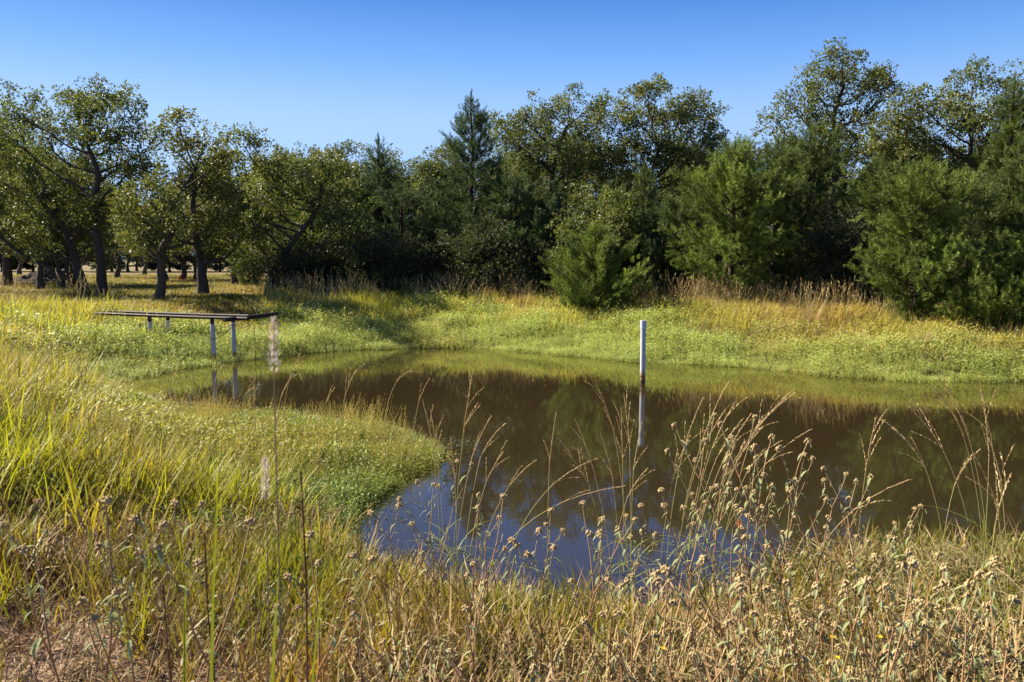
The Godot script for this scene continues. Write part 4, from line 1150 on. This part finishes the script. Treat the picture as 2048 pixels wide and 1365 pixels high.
func heap(called: String, label: String, at: Vector3, wide: float, deep: float, tall: float, col: Color) -> void:
	var b := Buf.new()
	var n := 26
	for r in n + 1:
		for q in n + 1:
			var x := (q / float(n) * 2.0 - 1.0)
			var z := (r / float(n) * 2.0 - 1.0)
			var e := maxf(0.0, 1.0 - sqrt(x * x + z * z))
			var y := tall * pow(e, 0.8) * (1.0 + 0.5 * wob.get_noise_2d(x * 90.0, z * 90.0)) + wob.get_noise_2d(x * 300.0 + 50.0, z * 300.0) * 0.12 * minf(1.0, e * 4.0) - 0.08
			b.v.append(Vector3(x * wide, y, z * deep))
			b.c.append(col * (1.0 + 0.4 * wob.get_noise_2d(x * 200.0, z * 200.0 + 9.0)))
	for r in n:
		for q in n:
			var k := r * (n + 1) + q
			for w in [k, k + 1, k + n + 1, k + 1, k + n + 2, k + n + 1]: b.i.append(w)
	var o := obj(called, b.mesh(), M.heap)
	o.position = at
	tag(o, label, "heap")

func build_small() -> void:
	heap("soil_heap", "dark heap of soil and brush under the oaks at the left", spot(92, 52.0, 0.0), 2.6, 1.6, 1.0, Color(0.085, 0.065, 0.05))
	var p := spot(362, 57.4, 0.0)
	var b := Buf.new()
	var ring := 9
	for row in [[0.26, 0.0], [0.2, 0.15], [0.11, 0.33], [0.03, 0.45]]:
		for s in ring:
			var g := TAU * s / ring
			var f := 1.0 + 0.3 * sin(s * 2.6 + row[1] * 3.0)
			b.v.append(Vector3(cos(g) * row[0] * f + row[1] * 0.1, row[1], sin(g) * row[0] * 0.6 * f))
			b.c.append(Color(0.40, 0.085, 0.04))
	for r in 3:
		for s in ring:
			var x := r * ring + s
			var y := r * ring + (s + 1) % ring
			for w in [x, y, x + ring, y, y + ring, x + ring]: b.i.append(w)
	var o := obj("orange_tarp", b.mesh(), M.felt)
	o.position = p
	tag(o, "small orange-red scrap of cloth heaped against a trunk on the lawn", "cloth")
	var k := 0
	for a in [[375, 1340, 3.0, 0.035, "pale stone on the bare soil at the bottom left"], [242, 1325, 3.1, 0.02, "small grey pebble left of the pale stone at the bottom left"], [165, 1255, 3.3, 0.02, "small pebble furthest left on the bare soil"]]:
		var s := Buf.new()
		s.ball(Vector3.ZERO, a[3], Vector3(1.3, 0.7, 0.9), Color(0.5, 0.46, 0.42))
		var q := obj("stone", s.mesh(), M.heap)
		q.position = spot(a[0], a[2], -a[3] * 0.4)
		q.rotation.y = k
		k += 1
		tag(q, a[4], "stone", "stones on the bare soil")
	# bunch grass clumps before the cedars
	var clump := Buf.new()
	for j in 90:
		var g := rnd(0, TAU)
		var out := Vector3(cos(g), 0, sin(g))
		var sh := rnd(0.7, 1.2)
		clump.blade(out * rnd(0, 0.1), (Vector3.UP + out * rnd(0.05, 0.75)).normalized(), out * 0.35 + Vector3(0, -0.12, 0), rnd(0.6, 1.35), 0.009, 5, Color(0.26, 0.19, 0.09) * sh, Color(0.38, 0.27, 0.15) * sh)
	var cm := clump.mesh()
	var first := true
	for a in [[1622, 21.6, 1.1, "big tan bunchgrass clump fanning out before the dark gap right of the large cedar"], [960, 29.0, 0.9, "tan bunchgrass clump at the foot of the tall pointed cedar"], [1045, 28.0, 0.85, "tan bunchgrass clump left of the sprawling juniper"], [1340, 25.0, 0.8, "tan bunchgrass clump right of the sprawling juniper"], [1845, 18.7, 0.75, "tan bunchgrass clump below the bright cedar"], [590, 28.0, 0.8, "tan bunchgrass clump at the left end of the far bank"], [1420, 24.0, 0.75, "tan bunchgrass clump in front of the large bushy cedar"]]:
		var q := obj("bunchgrass_clump", cm, M.straw)
		q.position = spot(a[0], a[1], 0.02)
		q.rotation.y = a[0]
		q.scale = Vector3.ONE * a[2]
		tag(q, a[3], "grass clump", "bunchgrass clumps on the far bank")

# ---------------------------------------------------------------- ground and water
func build_land() -> void:
	var xs := [-900.0, -400.0, -200.0, -120.0]
	for k in 12: xs.append(-90.0 + k * 5.0)
	for k in 201: xs.append(-32.0 + k * 0.32)
	for v in [36.0, 42.0, 50.0, 70.0, 120.0, 250.0, 500.0, 900.0]: xs.append(v)
	var ds := [-900.0, -200.0, -60.0, -20.0, -8.0]
	for k in 120: ds.append(-4.0 + k * 0.32)
	for k in 16: ds.append(35.0 + k * 1.5)
	for v in [62.0, 70.0, 80.0, 95.0, 110.0, 130.0, 180.0, 300.0, 600.0, 1400.0]: ds.append(v)
	var b := Buf.new()
	for d in ds:
		for x in xs:
			b.v.append(Vector3(x, high(x, d), -d))
			var s := bank(x, d)
			var lawn := is_lawn(x, d)
			var c := Color(0.13, 0.09, 0.055)
			if d < 7.5 and s > 1.2: c = Color(0.27, 0.175, 0.13).lerp(Color(0.07, 0.048, 0.032), clampf((x + 1.3) * 0.8, 0.1, 1))
			elif d > 7.5 and s < 7.0: c = Color(0.11, 0.095, 0.04)
			c = c.lerp(Color(0.20, 0.17, 0.075).lerp(Color(0.27, 0.20, 0.10), pn(x, d, 16.0)), lawn)
			if s < 0.4: c = c.lerp(Color(0.05, 0.035, 0.022), clampf(1.0 - s * 2.0, 0, 1))
			b.c.append(c)
	var w := xs.size()
	for r in ds.size() - 1:
		for q in w - 1:
			var k := r * w + q
			for e in [k, k + w, k + 1, k + 1, k + w, k + w + 1]: b.i.append(e)
	var st := SurfaceTool.new()
	st.create_from(b.mesh(), 0)
	st.generate_normals()
	tag(obj("ground", st.commit(), M.ground), "uneven ground of the banks, lawn and wood", "ground", "", "structure")
	var pm := PlaneMesh.new()
	pm.size = Vector2(44, 30)
	var o := obj("water", pm, M.water)
	o.position = Vector3(8, 0, -15)
	tag(o, "still brown water of the pond mirroring the trees", "water", "", "structure")
	# the dirt track beyond the grove
	var t := Buf.new()
	for k in 41:
		var x := -90.0 + k * 1.8
		var d := 84.0 + 3.0 * sin(x * 0.05) - (x + 60.0) * 0.12
		for e in 2:
			t.v.append(Vector3(x, TOP + 0.02, -(d + (2.0 if e else -2.0))))
			t.c.append(Color(0.30, 0.22, 0.17))
	for k in 40:
		var a := k * 2
		for e in [a, a + 1, a + 2, a + 2, a + 1, a + 3]: t.i.append(e)
	tag(obj("dirt_road", t.mesh(), M.ground), "pale dirt track crossing behind the oak grove", "road", "", "structure")

# ---------------------------------------------------------------- everything
func _ready() -> void:
	rng.seed = 77
	wob.seed = 4
	wob.frequency = 0.02
	wob.fractal_octaves = 2
	patchy.seed = 12
	patchy.frequency = 0.01
	patchy.fractal_octaves = 3
	# camera
	var cam := Camera3D.new()
	cam.name = "camera"
	cam.position = Vector3(0, EYE, 0)
	cam.rotation_degrees = Vector3(-5.77, 0, 0)
	cam.near = 0.1
	cam.far = 3000.0
	var eye := CameraAttributesPhysical.new()
	eye.frustum_focal_length = 28.3
	eye.frustum_focus_distance = 9.0
	eye.exposure_aperture = 7.0
	eye.frustum_near = 0.1
	eye.frustum_far = 3000.0
	cam.attributes = eye
	cam.fov = 46.02
	add_child(cam)
	# sun and sky
	var sun := DirectionalLight3D.new()
	sun.name = "sun"
	var ray := Vector3(cos(deg_to_rad(40.0)) * cos(deg_to_rad(21.0)), -sin(deg_to_rad(40.0)), cos(deg_to_rad(40.0)) * sin(deg_to_rad(21.0)))
	sun.look_at_from_position(Vector3.ZERO, ray, Vector3.UP)
	sun.light_energy = 1.6
	sun.light_color = Color(1.0, 0.95, 0.86)
	sun.light_angular_distance = 0.5
	sun.shadow_enabled = true
	add_child(sun)
	var env := Environment.new()
	env.background_mode = Environment.BG_SKY
	env.sky = make_sky(-ray)
	env.background_energy_multiplier = 0.34
	env.tonemap_mode = Environment.TONE_MAPPER_LINEAR
	env.tonemap_exposure = 3.3
	env.sdfgi_enabled = true
	env.ssao_enabled = true
	env.ssil_enabled = true
	var we := WorldEnvironment.new()
	we.name = "world"
	we.environment = env
	add_child(we)
	print("fov ", cam.fov)
	# land, then trees, then built things, then plants
	make_materials()
	survey()
	build_land()
	plant_trees()
	build_dock()
	build_pole()
	build_small()
	sow()
	plant_stalks()
	plant_crotons()
	near_weeds()
	print("time ", Time.get_ticks_msec())
